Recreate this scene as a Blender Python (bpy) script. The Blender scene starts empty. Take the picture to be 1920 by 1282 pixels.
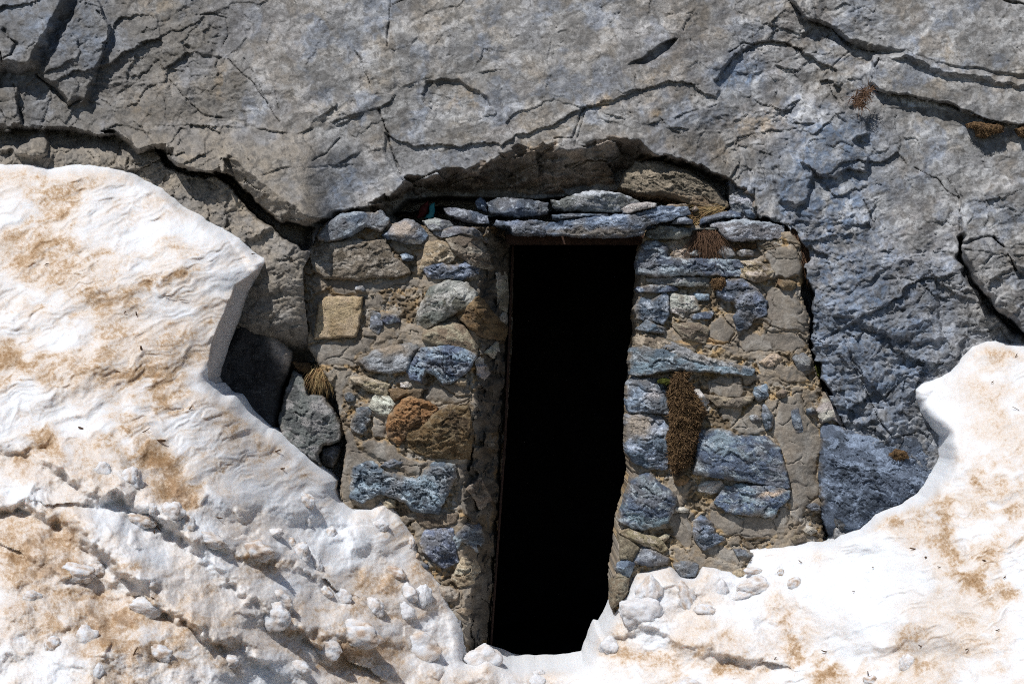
import bpy, math, random
import numpy as np
from mathutils import Vector, Matrix
random.seed(7)
RNG = np.random.RandomState(11)
C = bpy.context.scene.collection
CAMD = 10.0            # camera stands 10 m in front of the wall; 400 photo pixels are one metre on the wall
PXM = 400.0

# ------------------------------------------------------------------ noise
PERM = RNG.permutation(4096).astype(np.int64)
ANG = RNG.rand(4096)*2*np.pi
GX, GY = np.cos(ANG), np.sin(ANG)
G3 = RNG.normal(size=(4096, 3)); G3 /= np.linalg.norm(G3, axis=1)[:, None]
R1, R2, R3, R4 = RNG.rand(4096), RNG.rand(4096), RNG.rand(4096), RNG.rand(4096)
def hsh(i, j, s=0): return PERM[(PERM[(i + s*131) & 4095] + j) & 4095]
def perlin(x, y, s=0):
    xi = np.floor(x).astype(np.int64); yi = np.floor(y).astype(np.int64)
    fx = x-xi; fy = y-yi
    u = fx*fx*fx*(fx*(fx*6-15)+10); v = fy*fy*fy*(fy*(fy*6-15)+10)
    def g(a, b):
        h = hsh(xi+a, yi+b, s); return GX[h]*(fx-a)+GY[h]*(fy-b)
    a = g(0, 0); b = g(1, 0); c = g(0, 1); d = g(1, 1)
    return 1.5*((a+(b-a)*u)*(1-v)+(c+(d-c)*u)*v)
def fbm(x, y, o=4, s=0, gain=.5):
    r = 0; a = 1; t = 0
    for k in range(o):
        r = r+a*perlin(x*2**k+k*17.3, y*2**k+k*9.1, s+k); t += a; a *= gain
    return r/t*1.3
def ridged(x, y, o=4, s=0, gain=.5):
    r = 0; a = 1; t = 0
    for k in range(o):
        r = r+a*(1-np.abs(perlin(x*2**k+k*7.7, y*2**k+k*3.9, s+k))*1.6); t += a; a *= gain
    return r/t
def worley(x, y, s=0, jit=.9):
    xi = np.floor(x).astype(np.int64); yi = np.floor(y).astype(np.int64)
    f1 = np.full(x.shape, 9.); f2 = np.full(x.shape, 9.)
    cid = np.zeros(x.shape, np.int64); dx1 = np.zeros(x.shape); dy1 = np.zeros(x.shape)
    for a in (-1, 0, 1):
        for b in (-1, 0, 1):
            h = hsh(xi+a, yi+b, s)
            dx = x-(xi+a+.5+(R1[h]-.5)*jit); dy = y-(yi+b+.5+(R2[h]-.5)*jit)
            d = dx*dx+dy*dy
            n = d < f1
            f2 = np.where(n, f1, np.minimum(f2, d))
            f1 = np.where(n, d, f1); cid = np.where(n, h, cid); dx1 = np.where(n, dx, dx1); dy1 = np.where(n, dy, dy1)
    return np.sqrt(f1), np.sqrt(f2), cid, dx1, dy1
def facet(x, y, s=0, tilt=1., off=.5):     # broken rock: each cell its own tilted plane
    f1, f2, c, dx, dy = worley(x, y, s)
    return tilt*((R3[c]-.5)*dx+(R4[c]-.5)*dy)*2+off*(R3[(c*7) & 4095]-.5)
def perlin3(x, y, z, s=0):
    xi = np.floor(x).astype(np.int64); yi = np.floor(y).astype(np.int64); zi = np.floor(z).astype(np.int64)
    f = (x-xi, y-yi, z-zi); w = [q*q*(3-2*q) for q in f]; r = 0
    for a in (0, 1):
        for b in (0, 1):
            for c in (0, 1):
                h = PERM[(hsh(xi+a, yi+b, s)+zi+c) & 4095]
                g = G3[h]
                d = g[..., 0]*(f[0]-a)+g[..., 1]*(f[1]-b)+g[..., 2]*(f[2]-c)
                r = r+d*(w[0] if a else 1-w[0])*(w[1] if b else 1-w[1])*(w[2] if c else 1-w[2])
    return r*1.6
def sst(a, b, x):
    t = np.clip((x-a)/(b-a), 0, 1); return t*t*(3-2*t)

# ------------------------------------------------------------------ traced outlines (photo pixels)
CR = {'P': (0, 0, 1), '1': (560, 340, 4.273), '2': (560, 600, 4.273), '3': (620, 840, 3.205), '4': (780, 340, 4.8),
      '5': (1120, 340, 4.007), '6': (1160, 620, 4.273), '7': (1120, 860, 4.273), '8': (380, 540, 3.207),
      'a': (0, 0, 2.981), 'b': (640, 0, 2.981), 'c': (1280, 0, 2.981), 'd': (0, 430, 2.981), 'e': (1280, 430, 2.981),
      'f': (0, 852, 2.981), 'g': (640, 852, 2.981), 'h': (1280, 852, 2.981)}
def pts(k, s):
    ox, oy, sc = CR[k]
    v = [float(t) for t in s.replace(',', ' ').split()]
    return [(ox+v[i]/sc, oy+v[i+1]/sc) for i in range(0, len(v), 2)]
def seg_dist(X, Y, P, closed=True):
    n = len(P); best = np.full(X.shape, 1e9); side = np.zeros(X.shape)
    for i in range(n if closed else n-1):
        (x0, y0), (x1, y1) = P[i], P[(i+1) % n]
        dx, dy = x1-x0, y1-y0; L = dx*dx+dy*dy+1e-9
        t = np.clip(((X-x0)*dx+(Y-y0)*dy)/L, 0, 1)
        ex = X-x0-t*dx; ey = Y-y0-t*dy
        d = ex*ex+ey*ey
        m = d < best
        best = np.where(m, d, best)
        if not closed: side = np.where(m, np.sign(dx*(Y-y0)-dy*(X-x0)), side)
    return np.sqrt(best), side
def inside(X, Y, P):
    r = np.zeros(X.shape, bool); n = len(P)
    for i in range(n):
        (x0, y0), (x1, y1) = P[i], P[(i+1) % n]
        if y0 == y1: continue
        r ^= ((y0 > Y) != (y1 > Y)) & (X < (x1-x0)*(Y-y0)/(y1-y0)+x0)
    return r
def sdf(X, Y, P):
    d, _ = seg_dist(X, Y, P); return np.where(inside(X, Y, P), d, -d)
def band(X, Y, inner, outer):
    a = sdf(X, Y, outer); b = sdf(X, Y, inner)
    return np.where(b >= 0, 1., np.where(a <= 0, 0., a/np.maximum(a-b, 1e-6)))
def world(X, Y, D):
    k = (D+CAMD)/CAMD/PXM
    return np.stack([(X-960)*k, D, (641-Y)*k], -1)

# ------------------------------------------------------------------ mesh making
def mesh_obj(name, V, F, mat, col=None, parent=None, smooth=True, **at):
    me = bpy.data.meshes.new(name)
    V = np.ascontiguousarray(V, np.float32)
    F = [np.asarray(f, np.int32) for f in (F if isinstance(F, list) else [F])]
    me.vertices.add(len(V)); me.vertices.foreach_set('co', V.ravel())
    nl = sum(f.size for f in F); npoly = sum(len(f) for f in F)
    me.loops.add(nl); me.polygons.add(npoly)
    me.loops.foreach_set('vertex_index', np.concatenate([f.ravel() for f in F]))
    tot = np.concatenate([np.full(len(f), f.shape[1], np.int32) for f in F])
    st = np.zeros(npoly, np.int32); st[1:] = np.cumsum(tot)[:-1]
    me.polygons.foreach_set('loop_start', st)
    me.polygons.foreach_set('use_smooth', np.full(npoly, smooth))
    if col is not None:
        a = me.attributes.new('col', 'FLOAT_COLOR', 'POINT')
        c = np.ones((len(V), 4), np.float32); c[:, :3] = col; a.data.foreach_set('color', c.ravel())
    for k, v in at.items():
        a = me.attributes.new(k, 'FLOAT', 'POINT'); a.data.foreach_set('value', np.asarray(v, np.float32))
    me.update(calc_edges=True); me.validate()
    me.materials.append(mat)
    o = bpy.data.objects.new(name, me); C.objects.link(o)
    if parent: o.parent = parent
    return o
def tag(o, label=None, cat=None, group=None, kind=None):
    if label: o['label'] = label
    if cat: o['category'] = cat
    if group: o['group'] = group
    if kind: o['kind'] = kind
    return o
def empty(name, loc, label, cat, group=None):
    o = bpy.data.objects.new(name, None); C.objects.link(o); o.location = loc
    o.empty_display_size = .1
    return tag(o, label, cat, group)
def recentre(o, p=None):                   # put the origin of a free mesh at its own base
    me = o.data; n = len(me.vertices); v = np.empty(n*3, np.float32); me.vertices.foreach_get('co', v); v = v.reshape(-1, 3)
    c = np.array([v[:, 0].mean(), v[:, 1].mean(), v[:, 2].min()], np.float32)
    me.vertices.foreach_set('co', (v-c).ravel()); o.location = c; me.update()
def local(o):                              # a child's mesh, made in world space, moved into its parent's space
    o.matrix_parent_inverse = Matrix.Translation(-Vector(o.parent.location))
    return o

def relief(name, X, Y, SD, D, mat, col, back=.2, parent=None, closed=False, hole=None, **at):
    """front surface over the grid where SD > 0, its rim snapped to the outline, with sides going back"""
    ny, nx = X.shape
    keep = SD > 0
    if hole is not None: keep &= ~hole
    sx = X[0, 1]-X[0, 0]
    fk = keep[:-1, :-1].astype(int)+keep[1:, :-1]+keep[:-1, 1:]+keep[1:, 1:]
    fm = fk >= (1 if hole is None else 4)
    used = np.zeros(X.shape, bool)
    used[:-1, :-1] |= fm; used[1:, :-1] |= fm; used[:-1, 1:] |= fm; used[1:, 1:] |= fm
    gy, gx = np.gradient(SD)
    gx = gx/np.gradient(X, axis=1); gy = gy/np.gradient(Y, axis=0)
    out = used & (SD < 0)
    g = gx*gx+gy*gy+.15
    mv = np.clip(SD/g, -1.5*sx, 0)
    X = np.where(out, X-mv*gx, X); Y = np.where(out, Y-mv*gy, Y)
    idx = -np.ones(X.shape, np.int64); idx[used] = np.arange(used.sum())
    V = world(X[used], Y[used], D[used])
    q = np.stack([idx[:-1, :-1][fm], idx[1:, :-1][fm], idx[1:, 1:][fm], idx[:-1, 1:][fm]], -1)
    # boundary edges
    e = np.concatenate([q[:, [0, 1]], q[:, [1, 2]], q[:, [2, 3]], q[:, [3, 0]]])
    key = np.minimum(e[:, 0], e[:, 1])*len(V)+np.maximum(e[:, 0], e[:, 1])
    u, inv, cnt = np.unique(key, return_inverse=True, return_counts=True)
    be = e[cnt[inv.ravel()] == 1]
    bv = np.unique(be); remap = -np.ones(len(V), np.int64)
    colv = col[used] if col is not None else None
    atv = {k: v[used] for k, v in at.items()}
    if not closed:
        Vb = V[bv].copy(); 
        # sides run straight back and draw in a little
        Vb[:, 1] += back
        remap[bv] = len(V)+np.arange(len(bv))
        sk = np.stack([be[:, 1], be[:, 0], remap[be[:, 0]], remap[be[:, 1]]], -1)
        V = np.concatenate([V, Vb]); F = np.concatenate([q, sk])
        if colv is not None: colv = np.concatenate([colv, colv[bv]])
        atv = {k: np.concatenate([v, v[bv]]) for k, v in atv.items()}
    else:
        Vb = V.copy(); y0 = V[bv][:, 1].mean()
        rim = np.zeros(len(V), bool); rim[bv] = True
        Vb[:, 1] = y0+back*np.clip((y0-V[:, 1])/max(1e-4, (y0-V[:, 1]).max()), 0.05, 1)
        rm = np.arange(len(V)); rm[~rim] = len(V)+np.arange((~rim).sum())
        V2 = Vb[~rim]; qb = rm[q][:, ::-1]
        V = np.concatenate([V, V2]); F = np.concatenate([q, qb])
        if colv is not None: colv = np.concatenate([colv, colv[~rim]])
        atv = {k: np.concatenate([v, v[~rim]]) for k, v in atv.items()}
    o = mesh_obj(name, V, F, mat, colv, parent, **atv)
    return o
def grid(P, step, m=8):
    xs = [p[0] for p in P]; ys = [p[1] for p in P]
    return np.meshgrid(np.arange(min(xs)-m, max(xs)+m, step), np.arange(min(ys)-m, max(ys)+m, step))

# ------------------------------------------------------------------ materials
def nt(name):
    m = bpy.data.materials.new(name); m.use_nodes = True
    t = m.node_tree; t.nodes.clear()
    o = t.nodes.new('ShaderNodeOutputMaterial'); b = t.nodes.new('ShaderNodeBsdfPrincipled')
    t.links.new(b.outputs[0], o.inputs[0])
    return m, t, b
def N(t, kind, **kw):
    n = t.nodes.new(kind)
    for k, v in kw.items():
        if k in n.inputs: n.inputs[k].default_value = v
        else: setattr(n, k, v)
    return n
def noise(t, vec, scale, detail=4, rough=.6):
    n = N(t, 'ShaderNodeTexNoise'); n.inputs['Scale'].default_value = scale; n.inputs['Detail'].default_value = detail
    n.inputs['Roughness'].default_value = rough; t.links.new(vec, n.inputs['Vector']); return n.outputs['Fac']
def mrange(t, v, a, b, c, d):
    n = N(t, 'ShaderNodeMapRange'); t.links.new(v, n.inputs[0])
    for i, q in enumerate((a, b, c, d)): n.inputs[i+1].default_value = q
    return n.outputs[0]
def mmath(t, op, a, b):
    n = N(t, 'ShaderNodeMath', operation=op)
    for i, q in enumerate((a, b)):
        if isinstance(q, (int, float)): n.inputs[i].default_value = q
        else: t.links.new(q, n.inputs[i])
    return n.outputs[0]
def mixc(t, f, a, b, mode='MIX'):
    n = N(t, 'ShaderNodeMix', data_type='RGBA', blend_type=mode)
    for i, q in ((0, f), (6, a), (7, b)):
        if isinstance(q, (int, float)): n.inputs[i].default_value = q
        elif isinstance(q, tuple): n.inputs[i].default_value = (*q, 1)
        else: t.links.new(q, n.inputs[i])
    return n.outputs[2]
def rock_mat(name, rough=.8, spec=.35, lo=.72, hi=1.3, fleck=.5, bump=.5, dist=.004, gloss_var=.15):
    m, t, b = nt(name)
    tc = N(t, 'ShaderNodeTexCoord').outputs['Object']
    a = N(t, 'ShaderNodeAttribute', attribute_name='col')
    n1 = noise(t, tc, 38, 6, .7); n2 = noise(t, tc, 150, 4, .75); n3 = noise(t, tc, 9, 5, .65)
    f = mmath(t, 'MULTIPLY', mrange(t, n1, .3, .7, .5+lo/2, .5+hi/2), mrange(t, n2, .28, .72, lo-.12, hi+.18))
    f = mmath(t, 'MULTIPLY', f, mrange(t, n3, .3, .7, .88, 1.12))
    rgb = N(t, 'ShaderNodeCombineColor')
    for i in range(3): t.links.new(f, rgb.inputs[i])
    c = mixc(t, 1., a.outputs['Color'], rgb.outputs[0], 'MULTIPLY')
    n4 = noise(t, tc, 75, 5, .8)                      # pale mineral flecks
    c = mixc(t, mmath(t, 'MULTIPLY', mrange(t, n4, .60, .72, 0, 1), fleck), c, (.52, .50, .47))
    n5 = noise(t, tc, 95, 5, .8)
    c = mixc(t, mmath(t, 'MULTIPLY', mrange(t, n5, .62, .74, 0, 1), .6), c, (.05, .047, .045))
    t.links.new(c, b.inputs['Base Color'])
    t.links.new(mrange(t, n1, .3, .7, rough-gloss_var, min(1, rough+gloss_var)), b.inputs['Roughness'])
    b.inputs['Specular IOR Level'].default_value = spec
    bp = N(t, 'ShaderNodeBump'); bp.inputs['Strength'].default_value = bump; bp.inputs['Distance'].default_value = dist
    h = mmath(t, 'ADD', mmath(t, 'ADD', n1, mmath(t, 'MULTIPLY', n2, .6)), mmath(t, 'MULTIPLY', noise(t, tc, 320, 3, .7), .4))
    t.links.new(h, bp.inputs['Height']); t.links.new(bp.outputs[0], b.inputs['Normal'])
    return m
M_CLIFF = rock_mat('limestone_rock', .75, .35, .80, 1.2, .22, .8, .005)
M_SLATE = rock_mat('blue_slate', .55, .5, .55, 1.6, .4, 1., .009, .2)
M_STONE = rock_mat('brown_stone', .85, .25, .6, 1.45, .4, 1., .009)
M_MORTAR = rock_mat('lime_mortar', .95, .12, .78, 1.25, .18, .7, .004)
def make_snow(name):
    m, t, b = nt(name)
    tc = N(t, 'ShaderNodeTexCoord').outputs['Object']
    d = N(t, 'ShaderNodeAttribute', attribute_name='dirt').outputs['Fac']
    w = N(t, 'ShaderNodeAttribute', attribute_name='wet').outputs['Fac']
    n1 = noise(t, tc, 60, 6, .75); n2 = noise(t, tc, 260, 3, .8); n3 = noise(t, tc, 14, 5, .6)
    s = mmath(t, 'ADD', mmath(t, 'MULTIPLY', mrange(t, n1, .35, .65, -.12, .12), 1), mrange(t, n2, .3, .7, -.18, .18))
    s = mmath(t, 'ADD', s, mrange(t, n3, .3, .7, -.12, .12))
    dd = mmath(t, 'MULTIPLY', d, mmath(t, 'ADD', s, 1.))
    c = mixc(t, mrange(t, dd, .03, 1.05, 0, 1), (.74, .755, .785), (.57, .43, .30))
    c = mixc(t, mrange(t, dd, .7, 1.5, 0, 1), c, (.27, .155, .07))
    gr = noise(t, tc, 620, 2, .9); g2 = mrange(t, gr, .3, .7, .80, 1.18); gc = N(t, 'ShaderNodeCombineColor')
    for i in range(3): t.links.new(g2, gc.inputs[i])
    c = mixc(t, 1., c, gc.outputs[0], 'MULTIPLY')
    n4 = noise(t, tc, 190, 3, .9)
    sp = mmath(t, 'MULTIPLY', mrange(t, n4, .64, .69, 0, 1), mrange(t, d, .1, .6, .05, .8))
    c = mixc(t, sp, c, (.10, .06, .035))
    c = mixc(t, mmath(t, 'MULTIPLY', w, .55), c, (.40, .39, .41))
    t.links.new(c, b.inputs['Base Color'])
    b.inputs['Roughness'].default_value = .55; b.inputs['Specular IOR Level'].default_value = .3
    b.inputs['Subsurface Weight'].default_value = .6
    b.inputs['Subsurface Radius'].default_value = (1., .85, .75); b.inputs['Subsurface Scale'].default_value = .045
    bp = N(t, 'ShaderNodeBump'); bp.inputs['Strength'].default_value = .8; bp.inputs['Distance'].default_value = .005
    h = mmath(t, 'ADD', mmath(t, 'MULTIPLY', n1, .6), mmath(t, 'ADD', mmath(t, 'MULTIPLY', n2, .6), mmath(t, 'MULTIPLY', gr, .5)))
    t.links.new(h, bp.inputs['Height']); t.links.new(bp.outputs[0], b.inputs['Normal'])
    return m
M_SNOW = make_snow('old_snow')
def plain(name, c, rough=.9, var=.35, sc=40, spec=.2, c2=None):
    m, t, b = nt(name)
    tc = N(t, 'ShaderNodeTexCoord').outputs['Object']
    n = noise(t, tc, sc, 4, .7)
    c2 = c2 or tuple(q*(1-var) for q in c)
    t.links.new(mixc(t, mrange(t, n, .35, .65, 0, 1), c, c2), b.inputs['Base Color'])
    b.inputs['Roughness'].default_value = rough; b.inputs['Specular IOR Level'].default_value = spec
    bp = N(t, 'ShaderNodeBump'); bp.inputs['Strength'].default_value = .4; bp.inputs['Distance'].default_value = .003
    t.links.new(n, bp.inputs['Height']); t.links.new(bp.outputs[0], b.inputs['Normal'])
    return m
M_RUST = plain('rusty_steel', (.06, .03, .02), .85, .6, 60, .3)
M_STRAW = plain('dry_grass', (.36, .27, .13), .8, .5, 30, c2=(.16, .08, .035))
M_BROWN = plain('dead_brown_grass', (.15, .085, .05), .85, .5, 30, c2=(.05, .028, .018))
M_MOSS = plain('brown_moss', (.17, .105, .05), .9, .5, 60, c2=(.06, .035, .02))
M_GREEN = plain('green_moss', (.09, .10, .02), .9, .5, 40)
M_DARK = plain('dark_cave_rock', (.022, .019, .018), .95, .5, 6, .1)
M_TWIG = plain('twig_bark', (.10, .055, .03), .9, .5, 60)
M_TEAL = plain('turquoise_plastic', (.03, .22, .26), .5, .3, 12)
M_RED = plain('dark_red_cloth', (.10, .02, .02), .8, .5, 60)

# ------------------------------------------------------------------ colour tools
def A3(c, shape): return np.broadcast_to(np.array(c, float), shape+(3,)).copy()
def blend(c, w, k):
    return c*(1-w[..., None])+np.array(k, float)*w[..., None]
def blob(X, Y, x, y, rx, ry, a=0):
    a = math.radians(a); dx = X-x; dy = Y-y
    u = (dx*math.cos(a)+dy*math.sin(a))/rx; v = (-dx*math.sin(a)+dy*math.cos(a))/ry
    return np.exp(-(u*u+v*v))
def rot(X, Y, a):
    a = math.radians(a); return X*math.cos(a)+Y*math.sin(a), -X*math.sin(a)+Y*math.cos(a)

# ================================================================== THE CLIFF
def axis(lo, a, b, hi, step, cs=9):
    return np.concatenate([np.arange(lo, a, cs), np.arange(a, b, step), np.arange(b, hi, cs)])
O_IN = [(424, 284), (462, 318), (500, 350), (550, 385), (590, 407), (640, 397), (700, 383), (722, 368), (760, 340), (800, 330), (835, 316), (880, 306), (935, 290), (985, 274),
        (1038, 257), (1042, 280), (1060, 276), (1090, 272), (1130, 264), (1165, 257), (1200, 262), (1226, 286), (1290, 300), (1345, 322), (1380, 345),
        (1405, 352), (1418, 400), (1480, 424), (1514, 462), (1518, 540), (1526, 600), (1528, 650), (1540, 700), (1560, 750), (1584, 800),
        (1566, 860), (1566, 1000), (1560, 1700), (3200, 1700), (3200, -900), (-1200, -900), (-1200, 225), (0, 232), (90, 236), (135, 236), (160, 245), (200, 250), (222, 247), (250, 268), (262, 282), (300, 272), (322, 272),
        (326, 300), (350, 316), (385, 325), (415, 320), (418, 300)]
O_OUT = [(410, 324), (430, 345), (470, 385), (520, 418), (575, 426), (600, 420), (650, 412), (720, 400), (735, 380), (770, 362), (800, 356), (870, 364), (935, 356), (1010, 364),
         (1080, 356), (1140, 345), (1180, 322), (1205, 325), (1228, 305), (1290, 318), (1338, 338), (1366, 350), (1372, 392),
         (1402, 416), (1480, 436), (1508, 466), (1512, 540), (1520, 600), (1522, 650), (1534, 700), (1553, 750), (1576, 800),
         (1556, 860), (1556, 1000), (1550, 1706), (3206, 1706), (3206, -906), (-1206, -906), (-1206, 231), (0, 242), (90, 246), (130, 246), (160, 254), (200, 256), (215, 256), (243, 275), (256, 290), (290, 285), (310, 285),
         (315, 308), (342, 325), (385, 333), (412, 330)]
PIER_L = [(575, 485), (590, 440), (600, 428), (640, 412), (700, 400), (730, 420), (790, 424), (860, 427), (925, 424), (950, 432), (963, 440), (960, 640), (949, 820), (934, 1000),
          (915, 1212), (908, 1320), (640, 1320), (640, 1000), (636, 930), (650, 830), (640, 790), (628, 730), (600, 690), (578, 650), (567, 560), (565, 505)]
PIER_R = [(1207, 452), (1214, 430), (1300, 422), (1400, 432), (1482, 434), (1503, 460), (1508, 520), (1500, 545), (1519, 600), (1516, 650), (1529, 690), (1545, 740), (1572, 795),
          (1545, 830), (1538, 880), (1542, 1000), (1545, 1320), (1152, 1320), (1150, 1080), (1158, 1040), (1162, 985), (1170, 960), (1185, 890), (1180, 850),
          (1180, 760), (1188, 700), (1190, 650), (1198, 620), (1194, 590), (1198, 560), (1202, 520), (1203, 480)]
DOOR = [(964, 440), (1206, 440), (1204, 560), (1196, 700), (1182, 900), (1165, 1050), (1125, 1320), (908, 1320), (934, 1000), (949, 820), (960, 640)]

def cliff():
    xs = axis(-500, -30, 1950, 2420, 1.7); ys = axis(-420, -30, 1040, 1500, 1.7)
    X, Y = np.meshgrid(xs, ys)
    wx = X+22*fbm(X/120, Y/120, 3, 3)+5*fbm(X/22, Y/22, 3, 5); wy = Y+22*fbm(X/120, Y/120, 3, 13)+5*fbm(X/22, Y/22, 3, 15)
    jx = X+7*fbm(X/30, Y/30, 4, 23); jy = Y+7*fbm(X/30, Y/30, 4, 33)
    # regional masks
    right = sst(1180, 1420, X+.35*(Y-300)); rlow = right*sst(330, 470, Y+60*fbm(X/90, Y/90, 3, 8))
    rfar = sst(1560, 1700, X-.1*Y)*(1-sst(420, 520, Y))
    leftz = 1-sst(380, 520, X+30*fbm(X/80, Y/80, 3, 9))
    D = np.zeros(X.shape)
    D += np.clip(300-Y, -200, 900)/400*.28
    low = (1-sst(560, 640, X))*sst(225, 300, Y)
    D += low*(-.10-.05*np.clip((Y-250)/150, 0, 1)+.45*sst(600, 720, Y)*sst(300, 400, X)-.15*blob(X, Y, 530, 530, 90, 150, 0))
    # the great leaning block and the face right of the wall
    kx = 10*facet(X/46, Y/30, 91, .9, 1.2); t = band(jx+kx, jy+kx*.6, O_IN, O_OUT)
    amt = -.25+.12*sst(1150, 1480, X)+.06*(1-sst(60, 420, X))+.07*np.exp(-((X-600)/150)**2)*sst(150, 400, Y)
    base_in = .05
    D += np.where(t > 0, amt*t, 0)+(1-t)*base_in*(1-low)
    D += (1-t)*sst(610, 700, X)*.14
    # plates and blocks: (inner, outer, metres towards the camera)
    def win(P, m):
        x0, x1 = np.searchsorted(xs, [min(p[0] for p in P)-m, max(p[0] for p in P)+m]); y0, y1 = np.searchsorted(ys, [min(p[1] for p in P)-m, max(p[1] for p in P)+m])
        return (slice(y0, y1), slice(x0, x1)) if x1 > x0 and y1 > y0 else None
    lx = X+3*fbm(X/26, Y/26, 4, 23); ly = Y+3*fbm(X/26, Y/26, 4, 33)
    NL = np.clip(.5+1.3*fbm(X/45, Y/45, 2, 83), 0, 1); NC = np.clip(.5+1.4*fbm(X/40, Y/40, 2, 77), 0, 1)
    def plate(k, a, b, dy):
        w = win(pts(k, b), 12)
        if w: D[w] -= dy*band(jx[w], jy[w], pts(k, a), pts(k, b))
    plate('a', '345,-900 330,0 280,110 210,230 150,350 0,330 -1500,300 -1500,-1200 345,-1200', '455,-900 430,0 390,80 310,210 290,280 200,400 20,430 -1500,420 -1500,-1300 455,-1300', .16)
    plate('a', '560,60 610,150 590,230 540,340 520,430 470,540 440,470 380,560 330,460 250,440 330,210 420,90 440,0 540,0', '570,60 625,150 612,235 570,350 545,450 500,570 440,600 380,600 320,520 200,420 310,205 400,90 430,0 550,0', .07)
    plate('a', '30,500 90,490 90,590 120,690 20,720 -1200,700 -1200,480', '30,480 105,480 105,590 140,700 20,735 -1200,720 -1200,460', .06)
    plate('a', '10,730 120,705 235,725 262,800 240,865 180,880 60,830 -1200,800 -1200,740', '10,715 120,695 250,715 280,800 255,880 180,900 60,850 -1200,830 -1200,720', .07)
    plate('a', '660,745 700,740 735,800 770,850 870,860 960,930 1060,980 1220,985 1330,1080 1400,1200 1500,1282 1000,1500 0,1500 0,950 240,720 400,730 560,760', '655,730 720,745 750,795 780,840 870,845 970,915 1060,965 1230,970 1345,1075 1420,1200 1540,1290 1000,1600 -20,1600 -20,930 240,700 400,715 560,745', .05)
    # right: the upper right plate above the long crack, the middle block, the slab by the frame
    plate('c', '610,0 650,50 710,100 850,150 930,215 1080,250 1260,280 1450,350 1908,415 4000,600 4000,-1500 500,-1500', '590,0 640,65 700,118 840,175 915,240 1060,300 1240,330 1430,420 1908,500 4000,700 4000,-1500 450,-1500', .09)
    plate('c', '1075,320 1070,380 1060,460 1100,500 1300,535 1500,585 1740,675 1908,690 4000,900 4000,600 1908,470 1450,390 1250,300', '1062,300 1050,380 1045,465 1090,520 1300,550 1500,600 1740,692 1908,708 4000,930 4000,560 1908,440 1450,360 1250,280', .08)
    plate('c', '410,255 500,240 570,250 660,290 800,380 850,400 820,470 720,490 600,560 440,600 200,540 200,460 240,390 310,300', '400,240 500,225 575,238 665,278 810,370 865,395 840,490 720,505 600,580 440,620 185,560 185,460 225,390 300,285', -.035)
    plate('c', '660,900 710,920 740,965 850,985 935,925 1030,960 1030,880 950,800 1040,740 990,650 900,620 780,660 720,720', '640,890 705,935 735,985 860,1000 945,935 1045,975 1050,880 965,800 1060,740 1000,640 900,605 770,650 700,720', .05)
    plate('c', '520,900 620,890 700,920 720,980 700,1100 620,1140 540,1110 510,1020', '505,890 620,875 712,910 730,980 715,1115 620,1165 525,1130 495,1020', .045)
    plate('e', '1566,90 1720,60 1835,150 1908,200 4000,700 4000,1000 1908,555 1760,440 1690,350 1610,250 1570,165', '1548,80 1720,40 1845,140 1915,190 4000,690 4000,1040 1908,580 1740,470 1670,375 1592,265 1548,170', .16)
    plate('e', '1740,40 1830,140 1870,220 1930,260 4000,800 4000,-600 1560,-200 1565,60 1720,35', '1730,48 1820,150 1860,228 1920,280 4000,830 4000,-620 1550,-220 1552,72 1715,45', .04)
    plate('e', '1120,300 1230,285 1300,300 1400,400 1450,600 1300,640 1100,560 950,480 860,480 900,400', '1110,285 1230,268 1310,285 1415,400 1465,610 1300,660 1090,580 940,500 840,490 880,390', .03)
    plate('e', '700,620 900,610 960,770 1030,940 1085,1060 1000,1090 900,1075 830,950 790,820 735,720', '690,620 910,600 972,770 1042,940 1100,1070 1000,1100 895,1085 820,950 778,820 722,720', .03)
    plate('b', '460,525 490,470 560,450 640,460 760,520 830,600 780,630 700,610 600,590 510,605', '450,520 485,455 560,435 650,445 780,510 850,600 790,642 700,622 600,600 500,618', -.028)
    plate('b', '1640,350 1730,290 1860,230 1800,305 1700,345', '1590,375 1720,280 1890,212 1820,315 1705,360', -.05)
    plate('b', '290,770 400,815 600,805 660,825 800,795 900,805 1000,755 1180,695 1350,595 1500,560 1900,440 2100,560 1700,740 1400,760 1190,775 900,870 640,915 520,985 360,1020 270,900 240,740', '275,760 400,835 600,825 660,845 800,815 900,822 1000,775 1180,720 1350,618 1500,585 1900,460 2130,560 1710,760 1400,780 1190,800 900,890 640,935 520,1005 350,1040 250,900 225,730', -.02)
    # ledges: overlapping layers whose lower edge throws a line of shade
    def ledge(k, s, dy, fall=40):
        w = win(pts(k, s), fall*4)
        d, sd = seg_dist(lx[w], ly[w], pts(k, s), False)
        D[w] -= np.where(sd < 0, dy*np.exp(-d/fall), 0)*NL[w]
    def crack(k, s, w=2., dp=.05):
        q = win(pts(k, s), 22)
        if not q: return
        d, _ = seg_dist(lx[q], ly[q], pts(k, s), False)
        ww = w*(.25+.85*NC[q])
        D[q] += dp*.5*np.exp(-(d/ww)**2)
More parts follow.
